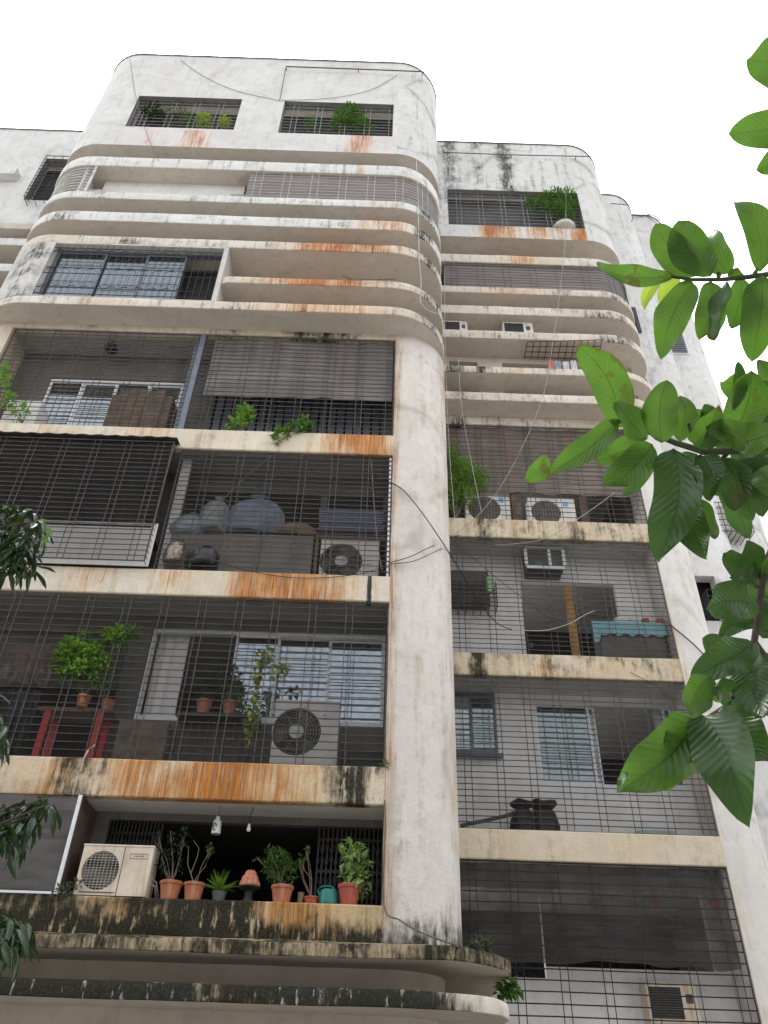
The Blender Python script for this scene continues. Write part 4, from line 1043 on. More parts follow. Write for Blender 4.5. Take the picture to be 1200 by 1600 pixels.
plant('potted_plant', 'two bare crooked stems with a leaf tuft in a terracotta pot', YP, [(329, 1326, 5, 7)], 14, .05, 'green', (283, 317, 1380, 1408), stems=[[(298, 1365), (308, 1340), (311, 1325), (302, 1313)], [(306, 1372), (320, 1355), (326, 1340), (329, 1326)], [(293, 1350), (295, 1322)]], stemmat='twig', z0=zb1, stemr=.0075)
def fern(label, px, py, Y, n, L, potpx, z0):
    b = at(px, py, Y); t = thing('potted_fern', label, 'plant', (b.x, Y, z0), 'potted plants on the balconies')
    k = mpp(px, py, Y); r = (potpx[1]-potpx[0])/2*k; h = at(px, potpx[2], Y).z-at(px, potpx[3], Y).z
    pot(t, b.x, Y, z0, r, h, 'pot_grey', False); mb = MB(); c = Vector((b.x, Y, z0+h*.9))
    for i in range(n):
        a = 2*math.pi*i/n*1.618*2; el = rnd.uniform(.25, 1.35); d = Vector((math.cos(a)*math.cos(el), .6*math.sin(a)*math.cos(el), math.sin(el)))
        l = L*rnd.uniform(.75, 1.1)
        for j in range(2, 12):
            f = j/12; p = c+d*l*f+Vector((0, 0, -.35*l*f*f*(1-el/1.5)))
            s = d.cross(Vector((0, 0, 1))).normalized()
            ll = l*.28*(1-f*.75)
            for sg in (1, -1): addleaf(mb, p, s*sg+d*.9+Vector((0, 0, .2)), Vector((0, 0, 1)), ll, ll*.3)
    mb.build('foliage', LEAF['bright'], t)
fern('bright green fern in a small grey pot between the bare stems and the clay ornament', 343, 1392, YP, 22, .30, (328, 352, 1392, 1408), zb1)
plant('potted_plant', 'bushy small leaved shrub in a terracotta pot right of the clay ornament', YP, [(432, 1340, 20, 14), (424, 1355, 16, 14), (447, 1352, 14, 12), (455, 1368, 8, 12), (402, 1340, 4, 4), (434, 1372, 12, 10), (421, 1328, 6, 5)], 330, .045, 'green', (421, 457, 1384, 1412), z0=zb1)
plant('potted_plant', 'thin forked seedling in a low red pot beside the watering can', YP, [(479, 1328, 4, 4), (471, 1344, 5, 6), (467, 1350, 4, 4)], 34, .045, 'green', (473, 499, 1401, 1413), 'terra_red', stems=[[(487, 1374), (484, 1350), (479, 1328)], [(487, 1374), (476, 1360), (472, 1345)]], stemmat='twig', z0=zb1, stemr=.006)
plant('potted_plant', 'variegated climbing plant in a large red pot by the round column', YP, [(549, 1328, 14, 14), (556, 1350, 18, 14), (548, 1366, 14, 12), (563, 1372, 14, 10), (562, 1392, 8, 7), (540, 1340, 10, 8)], 95, .11, 'pothos', (526, 563, 1381, 1414), 'terra_red', z0=zb1, w=.62)
# clay ornament on a black pedestal
b = at(387, 1408, YP); k = mpp(387, 1400, YP)
t = thing('clay_ornament', 'scalloped terracotta ornament on a black pedestal in the pot row', 'ornament', (b.x, YP, zb1))
mb = MB(); mb.lathe((b.x, YP, zb1), [(0, 0), (.075, 0), (.07, .02), (.05, .06), (.05, .12), (.08, .155), (.135, .165), (.135, .18), (0, .18)], 20); mb.build('pedestal', M['black'], t, smooth=True, ang=40)
mb = MB()
for lv, (rr_, zz_, nn) in enumerate(((.115, .18, 9), (.085, .235, 8), (.05, .285, 6))):
    for i in range(nn):
        a = 2*math.pi*i/nn+lv*.3; mb.lathe((b.x+rr_*.75*math.cos(a), YP+rr_*.75*math.sin(a), zb1+zz_), [(.0, -.005), (.036, .0), (.042, .03), (.03, .06), (0, .085)], 8)
mb.lathe((b.x, YP, zb1+.18), [(.1, 0), (.09, .06), (.05, .13), (.0, .17)], 14); mb.build('scallops', simple('clay_pink', (.46, .18, .12), .85, var=.25, scale=20), t, smooth=True)
# watering can
b = at(512, 1412, YP); t = thing('watering_can', 'teal plastic watering can between the low red pot and the large red pot', 'watering can', (b.x, YP, zb1))
mb = MB(); mb.lathe((b.x, YP, zb1), [(0, 0), (.105, 0), (.115, .01), (.11, .13), (.095, .165), (.07, .175), (0, .17)], 20); Mteal = simple('teal_plastic', (.015, .15, .13), .35, var=.1); mb.build('body', Mteal, t, smooth=True, ang=40)
mb = MB(); mb.tube([(b.x-.1, YP, zb1+.1), (b.x-.13, YP, zb1+.17), (b.x-.07, YP, zb1+.215), (b.x+.03, YP, zb1+.215), (b.x+.09, YP, zb1+.16)], .012, 6); mb.build('handle', Mteal, t, smooth=True)
b = at(469, 1412, YP); mb = MB(); mb.lathe((b.x, YP, zb1), [(0, 0), (.03, 0), (.04, .05), (.035, .1), (.042, .13), (.03, .135), (0, .12)], 14); single(mb, 'clay_vase', M['twig'], 'small brown clay vase left of the low red pot', 'vase', smooth=True)
# hanging bottle and bulb
b = at(337, 1303, .3); t = thing('hanging_bottle', 'white plastic bottle hanging upside down from the lowest balcony ceiling', 'bottle', b)
mb = MB(); h = at(337, 1276, .3).z-b.z; mb.lathe(b, [(0, 0), (.058, 0), (.06, .01), (.052, h*.72), (.025, h*.86), (.025, h), (0, h)], 16); mb.build('body', simple('cloudy_plastic', (.60, .62, .62), .4, var=.1), t, smooth=True)
mb = MB(); mb.tube([b+Vector((0, 0, h)), (b.x, b.y, 4.895)], .004, 4); mb.build('wire', M['bar'], t)
mb = MB(); mb.tube([b+Vector((-.015+.02*math.cos(a_), -.062, h*.35+.045*math.sin(a_))) for a_ in [k*.5 for k in range(12)]], .006, 4); mb.build('emblem', M['black'], t)
b = at(388, 1300, .3); t = thing('hanging_bulb', 'small unlit bulb hanging from a hook above the clay ornament', 'bulb', b)
mb = MB(); mb.lathe(b, [(0, 0), (.022, .01), (.028, .035), (.018, .065), (.016, .1), (0, .1)], 12); mb.build('bulb', M['acwhite'], t, smooth=True)
mb = MB(); mb.tube([b+Vector((0, 0, .1)), (b.x, b.y, 4.8), (b.x+.03, b.y, 4.86), (b.x, b.y, 4.895)], .005, 4); mb.build('cord', M['black'], t)

# ---- storey 2: table with shrubs, pots on the sill, trailing vine
zb2 = 5.375
Mcard_ = simple('old_carton', (.16, .13, .105), .9, var=.4, scale=6)
Mred = simple('red_paint', (.42, .035, .028), .5, var=.15, scale=6)
zt = at(110, 1112, .3).z
t = thing('table', 'plant table with thick red legs at the left of the second balcony', 'table', (at(110, 1180, .3).x, .3, zb2))
xl, xr = at(52, 1115, .3).x, at(178, 1115, .3).x
mb = MB(); mb.bbox(xl+.1, xr+.02, .14, .62, zt-.035, zt, .008); mb.build('tabletop', M['twig'], t)
for x in (at(75, 1115, .2).x, at(158, 1115, .2).x):
    for y in (.2, .54):
        mb = MB(); mb.bbox(x-.048, x+.048, y-.03, y+.03, zb2, zt-.036, .01); mb.build('leg', Mred, t)
ptt = dict(z0=zt+.001)
plant('potted_plant', 'tall bright green shrub in a terracotta pot on the red legged table, leaning right', .15, [(115, 1020, 22, 22), (98, 1032, 14, 16), (145, 1025, 18, 18), (182, 998, 20, 14), (203, 988, 14, 8), (125, 1048, 22, 14), (160, 1040, 16, 14), (133, 998, 8, 10), (152, 1062, 10, 10), (104, 1052, 12, 10)], 1300, .085, 'bright', (115, 137, 1092, 1110), w=.5, **ptt)
plant('potted_plant', 'short green cutting in a rusty brown pot at the right end of the table', .3, [(165, 1068, 12, 11), (160, 1080, 6, 6)], 60, .07, 'bright', (155, 176, 1091, 1110), 'terra', **ptt)
zsill = wz0+.002
mb = MB(); mb.box(at(275, 1135, .5).x, at(405, 1135, .5).x, .36, .699, wz0-.05, wz0); mb.build('window_shelf', M['bar_dark'], BLD)
plant('potted_plant', 'dark leaved plant in a clay pot on the shelf before the dark window pane', .48, [(345, 1062, 22, 18), (330, 1078, 14, 12), (362, 1058, 16, 14), (318, 1085, 8, 8)], 230, .08, 'dark', (301, 326, 1108, 1131), 'terra', z0=zsill)
plant('potted_plant', 'green plant in a clay pot beside the trailing vine', .48, [(360, 1078, 14, 16), (372, 1090, 12, 14), (352, 1070, 10, 10)], 130, .07, 'green', (343, 366, 1108, 1131), 'terra', z0=zsill)
t = plant('trailing_vine', 'yellow green variegated vine trailing down through the grille beside the grey condenser', .12, [(408, 1030, 9, 12), (402, 1055, 7, 14), (398, 1080, 6, 14), (396, 1105, 8, 14), (392, 1130, 8, 14), (389, 1155, 5, 12), (418, 1022, 8, 10), (434, 1050, 12, 9), (446, 1042, 6, 5)], 190, .075, 'yellow', w=.55, droop=.6, group=None)
plant('potted_plant', 'small dark tuft growing above the grey condenser', .5, [(459, 1082, 10, 6)], 40, .07, 'dark', group=None)
plant('weed', 'tiny green weed in the corner of the band beside the round column', -.01, [(601, 1194, 5, 4)], 16, .05, 'green', group=None, stemr=.003)
mb = MB(); p0 = at(150, 1180, 0); mb.tube([at(148, 1164, .0), at(138, 1172, -.03), at(131, 1185, -.04), at(126, 1206, -.02)], .012, 6); single(mb, 'drain_hose', M['twig_pale'], 'short pale hose drooping over the rusty band below the red legged table', 'hose', smooth=True)
mb = MB()
for k in range(9): x = at(277+k*14, 1160, .5).x; mb.box(x, x+.035, .5, .53, 5.36, wz0-.06)
mb.build('railing', M['bar_dark'], BLD)
mb = MB(); a = rect(545, 1150, 600, 1195, .3); mb.bbox(a[0], .1, .2, .6, zb2, zb2+.3, .02); single(mb, 'storage_box', M['black'], 'black box in the corner between the grey condenser and the column', 'box')
def drape(name, mat, label, px0, py0, px1, py1, Y, cat='cloth', wave=.03, gr=None):
    a = rect(px0, py0, px1, py1, Y); mb = MB(); n = 36; low = smoothrow(n+1, .05)
    mb.grid([[(a[0]+(a[1]-a[0])*i/n, Y+wave*math.sin(i*.8)*(1-.5*k/6)+.01*math.sin(i*2.1+k), a[2]+(a[3]-a[2])*k/6+low[i]*(1-k/6)) for i in range(n+1)] for k in range(7)])
    return single(mb, name, mat, label, cat, gr, smooth=True)
drape('hanging_cloth', simple('brown_cloth', (.15, .115, .095), .9, var=.45, scale=7), 'brown grey cloth hanging in the dark left end of the second balcony', 2, 1005, 84, 1068, .5)
drape('hanging_cloth', simple('black_plastic_sheet', (.03, .033, .04), .45, var=.4, scale=6), 'dark plastic sheet hanging to the floor left of the red legged table', -8, 1078, 52, 1176, .42, wave=.05)
a = rect(182, 1130, 262, 1190, .5); mb = MB(); mb.bbox(a[0], a[1], .4, .66, zb2, a[3], .015); single(mb, 'storage_box', Mcard_, 'brown storage box between the red legged table and the railing', 'box')
# ---- storey 3: clutter
zb3 = 8.375
Mboard = simple('grey_board', (.22, .205, .19), .85, var=.2, scale=3, dirt=(.16, .13, .1, .5)); Mplastic = simple('blue_plastic_wrap', (.19, .225, .29), .35, var=.25, scale=5)
Mcard = simple('brown_carton', (.22, .16, .11), .9, var=.25, scale=5); Msheet = simple('blue_grey_sheet', (.19, .205, .29), .8, var=.15); Mwhitep = simple('white_panel', (.60, .59, .58), .7, var=.08, scale=2, dirt=(.3, .29, .27, .4))
zc = at(100, 818, .1).z
mb = MB(); mb.bbox(-7.3, at(236, 850, -.15).x, -.05, -.028, zb3+.005, zc-.05, .004); single(mb, 'white_panel', Mwhitep, 'large white sheet standing behind the boxed out grille of the third balcony', 'panel')
for i, (x0_, x1_, yy) in enumerate(((240, 268, 812), (175, 232, 818), (60, 165, 806))):
    pass
a = rect(10, 795, 235, 822, .2); 
for i in range(7):
    xx = a[0]+(a[1]-a[0])*i/7; w_ = (a[1]-a[0])/7*rnd.uniform(.75, .95); mb = MB(); mb.bbox(xx, xx+w_, .1+.02*(i % 3), .45, zc-.1, zc+rnd.uniform(.08, .26), .01)
    single(mb, 'carton', Mcard, ('first', 'second', 'third', 'fourth', 'fifth', 'sixth', 'seventh')[i]+' brown carton from the left in the row above the white sheet', 'carton', 'brown cartons above the white sheet')
mb = MB(); mb.box(-7.3, at(240, 830, .1).x, -.05, .6, zc-.14, zc-.101); mb.build('shelf', M['twig'], BLD)
lab = ['grey board panel at the left of the pair below the blue wrapped bundles', 'grey board panel leaning beside the boxed in condenser']
for i, (x0_, x1_, y0_) in enumerate(((345, 405, 834), (405, 488, 836))):
    a = rect(x0_, y0_, x1_, 892, .16+.03*i); mb = MB(); mb.bbox(a[0], a[1], .16+.03*i, .2+.03*i, zb3, a[3], .008); single(mb, 'board_panel', Mboard, lab[i], 'board', 'boards leaning in the third balcony')
a = rect(262, 836, 345, 890, .26); mb = MB(); mb.bbox(a[0], a[1], .24, .3, zb3, a[3]+.0, .008); single(mb, 'board_panel', Mboard, 'wide grey board behind the heap of junk and wires', 'board', 'boards leaning in the third balcony')
def bundle(label, px, py, rx, ry, Y, mat, name='plastic_bundle', seed=0, cat='bundle', zbase=None):
    c = at(px, py, Y); k = mpp(px, py, Y); kz = at(px, py-.5, Y).z-at(px, py+.5, Y).z; r1_, r2_ = rx*k, ry*kz
    mb = MB(); rows = []; q = random.Random(seed); ph = [q.uniform(0, 6) for _ in range(6)]
    npl = q.choice([9, 11, 13]); lean = q.uniform(-.25, .25)
    prof = [(0, -1), (.55, -1), (.85, -.96), (.98, -.8), (1.02, -.55), (1.0, -.25), (.94, .05), (.84, .32), (.68, .55), (.46, .72), (.26, .82), (.15, .87), (.13, .9), (.2, .95), (.3, 1.02), (.26, 1.06), (0, 1.0)]
    fine_ = []
    for k_ in range(len(prof)-1):
        for u_ in (0, .5): fine_.append((prof[k_][0]*(1-u_)+prof[k_+1][0]*u_, prof[k_][1]*(1-u_)+prof[k_+1][1]*u_))
    for (r_, h_) in fine_:
        row = []; up_ = max(0, (h_+.5)/1.5)
        for j in range(72):
            a = 2*math.pi*j/72
            w = 1+.09*math.sin(2*a+ph[0]+h_)+.06*math.sin(3*a+ph[1]-2*h_)+(.03+.09*up_)*abs(math.sin(npl*.5*a+ph[2]+1.2*h_))+.03*math.sin(9*h_+ph[3]+2*a)*(1-up_)+.02*math.sin(17*a+ph[4]+5*h_)
            row.append((c.x+r1_*r_*math.cos(a)*w+lean*r1_*max(0, h_)*.6, Y+min(r1_, .26)*.8*r_*math.sin(a)*w, c.z+r2_*(h_-.02)+r2_*.04*math.sin(3*a+ph[5])*(1-up_)))
        rows.append(row)
    mb.grid(rows, close=True); return single(mb, name, mat, label, cat, 'bundles on the third balcony' if cat == 'bundle' else None, smooth=True)
bundle('large pale blue plastic wrapped bundle in the middle of the third balcony', 402, 806, 42, 30, .42, Mplastic, seed=1)
bundle('white and blue plastic bag on the boards left of the large bundle', 336, 806, 24, 27, .38, simple('pale_plastic', (.30, .32, .35), .35, var=.25), seed=2)
bundle('smaller bluish plastic bag beside the pale post', 296, 822, 25, 18, .36, simple('pale_blue_bag', (.28, .32, .38), .35, var=.3), seed=3)
bundle('brown cloth heap between the large bundle and the blue sheets', 462, 830, 30, 12, .42, Mcard, 'cloth_heap', 4, 'cloth')
bundle('dark junk heap with wires at the foot of the third balcony', 318, 872, 26, 16, .18, M['bar_dark'], 'junk_heap', 5, 'junk', )
bundle('pale rag bundle beside the boxed out grille corner', 275, 862, 18, 18, .18, simple('rag', (.30, .25, .21), .9, var=.5, scale=16), 'rag_bundle', 6, 'rags')
mb = MB(); a = rect(277, 700, 291, 822, .3); mb.box(a[0], a[1], .28, .36, zb3, 10.88); mb.build('post', M['inner_light'], BLD)
for i in range(9):
    z = at(550, 833, .3).z+i*.052; mb = MB(); mb.bbox(at(496, 820, .25).x+rnd.uniform(0, .03), at(602, 820, .25).x-rnd.uniform(0, .04), .22+rnd.uniform(0, .02), .66, z, z+.04, .006)
    single(mb, 'folded_sheet', Msheet, ('lowest', 'second lowest', 'third from the bottom', 'fourth from the bottom', 'middle, fifth', 'fourth from the top', 'third from the top', 'second from the top', 'topmost')[i]+' blue grey folded sheet stacked over the boxed in condenser', 'sheet', 'blue grey sheets stacked over the condenser')
a = rect(494, 836, 604, 843, .2); mb = MB(); mb.bbox(a[0], a[1], .15, .68, a[2]-.01, a[2]+.04, .006); mb.box(a[0], a[0]+.05, .2, .6, zb3, a[2]-.011); mb.box(.06, .1, .2, .6, zb3, a[2]-.011)
single(mb, 'shelf_unit', M['twig'], 'low wooden shelf standing over the boxed in condenser', 'shelf')
# ---- storey 4
zb4 = 11.376
t = thing('wooden_cabinet', 'weathered wooden cabinet standing behind the left grille of the fourth balcony', 'cabinet', (at(218, 665, .25).x, .25, zb4))
Mwood = simple('weathered_wood', (.12, .085, .062), .85, var=.35, scale=5, dirt=(.05, .04, .035, .6))
a = rect(168, 610, 266, 665, .22)
mb = MB(); mb.bbox(a[0], a[1], .24, .62, zb4, a[3]-.1, .01); mb.build('body', Mwood, t)
for i in range(5):
    x = a[0]+(a[1]-a[0])*(.12+.15*i); mb = MB(); mb.bbox(x, x+(a[1]-a[0])*.143, .215, .238, zb4, a[3]+.02*((i*7) % 3), .006); mb.build('plank', Mwood, t)
a = rect(8, 628, 62, 660, .25); mb = MB(); mb.bbox(a[0], a[1], .2, .6, zb4, a[3], .015); single(mb, 'storage_box', M['inner_light'], 'pale box at the left end of the fourth balcony behind the creeper', 'box')
b = at(173, 545, .3); t = thing('ceiling_lamp', 'dark round lamp hanging under the fourth balcony ceiling', 'lamp', (b.x, .3, b.z))
mb = MB(); mb.lathe((b.x, .3, b.z-.08), [(0, 0), (.09, .015), (.14, .07), (.12, .14), (.05, .18), (.02, .2), (.02, 13.985-b.z+.08), (0, 13.985-b.z+.08)], 18); mb.build('shade', M['bar_dark'], t, smooth=True, ang=40)
plant('potted_plant', 'bright weedy plant growing through the grille above the rusty band, left one', .02, [(381, 642, 10, 9), (388, 650, 8, 10), (370, 662, 14, 7), (378, 655, 8, 8)], 90, .09, 'bright', z0=zb4, group=None, w=.6)
plant('creeper', 'broad leaved creeper hanging over the rusty band under the bamboo blind', -.02, [(478, 662, 9, 8), (462, 668, 12, 6), (440, 680, 9, 8), (433, 688, 5, 6)], 60, .12, 'green', z0=zb4, group=None, w=.65, droop=.6)
plant('creeper', 'pale green creeper climbing the left corner of the fourth balcony', .0, [(4, 600, 8, 14), (14, 625, 10, 14), (30, 645, 10, 12), (8, 580, 6, 10)], 80, .09, 'bright', z0=zb4, group=None, w=.6)
# ---- top storey planters
def ztop(w): return w[2]+.004
plant('potted_plant', 'dark upright shrub at the left end of the top left window', -.3, [(238, 158, 10, 12), (236, 175, 13, 10), (245, 184, 14, 8)], 240, .10, 'dark', z0=21.15, group='plants in the top windows')
plant('potted_plant', 'straggly pale creeper in the top left window', -.35, [(262, 180, 12, 14), (275, 186, 12, 10), (280, 165, 10, 8), (258, 195, 12, 6)], 110, .07, 'grey', z0=21.15, group='plants in the top windows', stemr=.004)
plant('potted_plant', 'low green plant between the creeper and the yellow shrub in the top window', -.3, [(294, 187, 14, 7)], 110, .08, 'green', z0=21.15, group='plants in the top windows')
plant('potted_plant', 'yellow green round shrub in the top left window, larger of two', -.35, [(319, 188, 10, 9), (319, 196, 7, 6)], 120, .09, 'yellow', z0=21.15, group='plants in the top windows')
plant('potted_plant', 'smaller yellow green shrub at the right end of the top left window', -.35, [(351, 191, 9, 7), (350, 197, 6, 5)], 90, .08, 'yellow', z0=21.15, group='plants in the top windows')
plant('potted_plant', 'large bushy dark green shrub filling the middle of the second top window', -.33, [(545, 185, 24, 15), (532, 195, 16, 10), (560, 196, 16, 10), (553, 172, 10, 8), (578, 203, 10, 5), (524, 205, 8, 4)], 800, .09, 'green', z0=21.1, group='plants in the top windows')
plant('potted_plant', 'small green plant at the left end of the second top window', -.3, [(485, 192, 9, 7), (482, 200, 6, 4)], 80, .08, 'green', z0=21.1, group='plants in the top windows')
b = at(602, 196, -.3); mb = MB(); mb.lathe((b.x, -.3, 21.09), [(0, 0), (.07, 0), (.1, .22), (.09, .24), (0, .22)], 14); single(mb, 'flower_pot', M['terra_red'], 'red pot at the right end of the second top window', 'pot', smooth=True)
plant('potted_plant', 'wide dark green bonsai like shrub in the right wing window', S-.42, [(866, 312, 22, 11), (885, 308, 16, 10), (848, 318, 16, 9), (893, 322, 10, 10), (828, 320, 9, 8), (870, 330, 18, 10), (885, 335, 12, 12)], 900, .09, 'green', z0=20.79, group='plants in the top windows')
b = at(880, 350, S-.4); mb = MB(); mb.lathe((b.x, S-.38, 20.785), [(0, 0), (.2, 0), (.29, .06), (.3, .17), (.24, .21), (0, .2)], 20); single(mb, 'planter_bowl', M['acgrey'], 'pale round planter bowl under the shrub of the right wing window', 'planter', smooth=True)
# ---- right wing
zr4 = 11.256
plant('potted_shrub', 'feathery bright green shrub leaning against the round column above the right wing band', S+.0, [(710, 715, 10, 22), (722, 730, 16, 18), (735, 745, 20, 14), (752, 742, 14, 8), (715, 755, 14, 20), (728, 775, 16, 12), (708, 780, 8, 18), (745, 758, 16, 8)], 900, .085, 'bright', z0=zr4, group=None, w=.28)
for i, (x0_, x1_, nm) in enumerate(((800, 815, 'left'), (906, 917, 'right'))):
    a = rect(x0_, 770, x1_, 812, S+.14); mb = MB(); mb.bbox(a[0], a[1], S+.15, S+.25, zr4, 13.8, .006); o = mb.build('post', Mwood, BLD)
zr3 = 8.276
t = thing('table', 'table draped with a pale blue cloth in the corner of the right wing balcony', 'table', (at(985, 1000, S+.3).x, S+.35, zr3))
a = rect(928, 970, 1045, 1025, S+.22); zt3 = at(985, 972, S+.22).z
mb = MB(); mb.bbox(a[0]+.12, 5.22, S+.24, S+.68, zr3, zt3-.03, .01); mb.build('cabinet', M['inner'], t)
mb = MB(); n = 30; xs_l = [a[0]+(5.26-a[0])*i/n for i in range(n+1)]
low = [zt3-.28+.03*math.sin(i*1.1)+(-.18 if i < 3 else 0) for i in range(n+1)]
mb.grid([[(x, S+.2+.012*math.sin(i*1.3), low[i]) for i, x in enumerate(xs_l)], [(x, S+.2+.01*math.sin(i*.9), zt3-.1) for i, x in enumerate(xs_l)], [(x, S+.215, zt3) for x in xs_l], [(x, S+.68, zt3+.004) for x in xs_l]])
mb.build('cloth', simple('pale_blue_cloth', (.22, .42, .47), .85, var=.15, scale=6), t, smooth=True)
for (px, mat, lb) in ((965, 'acwhite', 'white cup standing at the left end of the blue clothed table'), (988, 'acwhite', 'white cup beside the two red pots on the blue cloth'), (1008, 'terra_red', 'red pot on the blue cloth next to the white cups'), (1030, 'terra_red', 'red pot at the right end of the blue clothed table')):
    b = at(px, 966, S+.3); mb = MB(); mb.lathe((b.x, S+.32, zt3+.006), [(0, 0), (.055, 0), (.075, .11), (.07, .115), (0, .1)], 14); single(mb, 'cup' if mat == 'acwhite' else 'flower_pot', M[mat], lb, 'cup' if mat == 'acwhite' else 'pot', smooth=True)
a = rect(885, 912, 897, 992, S+.45); mb = MB(); mb.bbox(a[0], a[1], S+.42, S+.5, zr3+.18, 10.0, .01); single(mb, 'wooden_post', simple('ochre_wood', (.36, .19, .07), .8, var=.25), 'ochre wooden post leaning in the dark doorway under the framed air conditioner', 'post')
b = at(830, 1010, YWR-.01); mb = MB(); mb.bbox(b.x-.03, b.x+.03, YWR-.06, YWR-.001, b.z-.03, b.z+.05, .01); mb.tube([b+Vector((0, -.03, 0)), b+Vector((0, -.1, -.02))], .012, 5); single(mb, 'tap', M['twig'], 'brown water tap on the pale wall under the framed air conditioner', 'tap')
bundle_g = 'black sacks on the right wing band'
for (px, rx, lb) in ((818, 20, 'black knotted sack on the right wing band, at the end of the pipe'), (851, 22, 'wider black sack leaning against the other one, below the large window')):
    c = at(px, 1285, S+.22); k = mpp(px, 1285, S+.2); mb = MB(); rows = []; q = random.Random(px)
    prof = [(0, 0), (.95, 0), (1.05, .12), (1.0, .3), (.85, .42), (.62, .5), (.55, .53), (.78, .57), (.95, .62), (.9, .68), (.5, .7), (0, .69)]
    H_ = at(px, 1252, S+.22).z-5.276
    for (r_, h_) in prof: rows.append([(c.x+rx*k*r_*math.cos(a_)*(1+.09*math.sin(4*a_+h_*9+px)), c.y+.16*r_*math.sin(a_)*(1+.1*math.sin(5*a_)), 5.276+h_/.7*H_+.02*math.sin(3*a_+px)) for a_ in [2*math.pi*j/22 for j in range(22)]])
    mb.grid(rows, close=True); single(mb, 'black_sack', M['black'], lb, 'sack', bundle_g, smooth=True)
mb = MB(); mb.tube([at(720, 1290, S+.12), at(750, 1284, S+.15), at(790, 1275, S+.2), at(803, 1270, S+.22)], .03, 8); single(mb, 'drain_pipe', M['bar'], 'grey pipe lying from the column towards the black sacks', 'pipe', smooth=True)
a = rect(995, 1290, 1055, 1308, S+.3); mb = MB(); mb.bbox(a[0], a[1], S+.25, S+.6, 5.276, 5.276+.13, .015); single(mb, 'crate', simple('glassy_crate', (.36, .43, .42), .4, var=.1), 'shallow pale crate on the right wing band below the large window', 'crate')
for (px, lb) in ((928, 'orange hanging pot behind the dark shade net, nearest the column'), (1025, 'orange hanging pot behind the net, middle of three'), (1117, 'orange hanging pot behind the net, farthest from the column')):
    b = at(px, 1416, S+.35); t = thing('hanging_pot', lb, 'pot', b, 'orange pots behind the shade net')
    mb = MB(); mb.lathe(b, [(0, -.05), (.06, -.05), (.085, .08), (.07, .085), (0, .06)], 14); mb.build('pot', simple('orange_plastic', (.55, .12, .03), .5), t, smooth=True)
    mb = MB(); mb.tube([b+Vector((0, 0, .08)), (b.x, b.y, 4.84)], .004, 4); mb.build('wire', M['black'], t)
# laundry on the gallery
for (px, py, col_, lb) in ((861, 570, (.5, .2, .2), 'small red and white cloth drying in the gallery'), (872, 571, (.3, .32, .36), 'grey cloth drying beside the red one'), (885, 572, (.6, .6, .62), 'white cloth drying in the middle of the gallery'), (897, 570, (.62, .62, .65), 'white cloth drying next to the rusty lattice, right one')):
    a = rect(px-5, py-7, px+4, py+8, YR-.3); mb = MB(); n = 6
    mb.grid([[(a[0]+(a[1]-a[0])*i/n, YR-.3+.015*math.sin(i*2), a[2]+(a[3]-a[2])*j/3) for i in range(n+1)] for j in range(4)]); single(mb, 'hanging_cloth', simple('cloth', col_, .9, var=.2), lb, 'cloth', 'laundry in the right wing gallery')
mb = MB(); x0_, x1_ = at(700, 560, YR-.3).x, at(990, 560, YR-.3).x; z_ = rect(861, 562, 870, 566, YR-.3)[3]; mb.tube([(1.3, YR-.3, z_), (5.2, YR-.3, z_-.02)], .004, 4); single(mb, 'clothes_line', M['wire'], 'thin clothes line strung along the right wing gallery', 'line')
# rusty lattice hung under the soffit
t = thing('rusty_lattice', 'rusty welded lattice hanging under the third soffit of the right wing', 'lattice', onz(880, 550, 16.12))
mb = MB(); p00, p10, p11, p01 = onz(824, 534, 16.12), onz(941, 531, 16.12), onz(932, 572, 16.12), onz(818, 565, 16.12)
def bil(u, v): return p00*(1-u)*(1-v)+p10*u*(1-v)+p11*u*v+p01*(1-u)*v
for i in range(12): mb.tube([bil(i/11, 0), bil(i/11, 1)], .009, 4)
for j in range(5): mb.tube([bil(0, j/4), bil(1, j/4)], .011, 4)
mb.build('lattice_bars', simple('rusted_bar', (.12, .06, .045), .9, var=.3), t)
# weeds on the lowest ledge tip
plant('weed', 'dusty green weed sprouting on top of the rounded ledge tip', .0, [(748, 1480, 12, 7), (760, 1484, 10, 5), (742, 1490, 8, 5)], 40, .10, 'grey', z0=3.2, group=None, w=.6)
plant('weed', 'dark green weed hanging off the end of the rounded ledge', .45, [(795, 1540, 8, 12), (803, 1545, 6, 8), (786, 1553, 8, 7)], 46, .10, 'green', z0=3.0, group=None, w=.6, droop=.5)

M['rope'] = simple('old_rope', (.36, .36, .37), .9)
# ------------------------------------------------------------------ cables, ropes, pipes
def cable(label, pts, r, mat, cat='cable', name='cable', n=8):
    P = [Vector(p) for p in pts]; out = []
    for i in range(len(P)-1):
        p0, p1, p2, p3 = P[max(0, i-1)], P[i], P[i+1], P[min(len(P)-1, i+2)]
        for k in range(n):
            t_ = k/n; out.append(.5*((2*p1)+(p2-p0)*t_+(2*p0-5*p1+4*p2-p3)*t_**2+(3*p1-p0-3*p2+p3)*t_**3))
    out.append(P[-1]); mb = MB(); mb.tube(out, r, 5); return single(mb, name, M[mat], label, cat, 'cables on the facade' if cat == 'cable' else None, smooth=True)
cable('thick black cable curving over the round column down to the right wing balcony', [at(606, 752, -.02), at(628, 764, -.04), at(655, 795, -.04), at(685, 838, .1), at(712, 880, .9), at(745, 935, 1.6), at(775, 972, S-.1), at(800, 984, S)], .009, 'black')
cable('pale wire looping on from the black cable past the right wing grille', [at(800, 984, S), at(850, 985, S-.05), at(890, 974, S-.06), at(915, 960, S-.05), at(930, 954, S)], .006, 'bar_white')
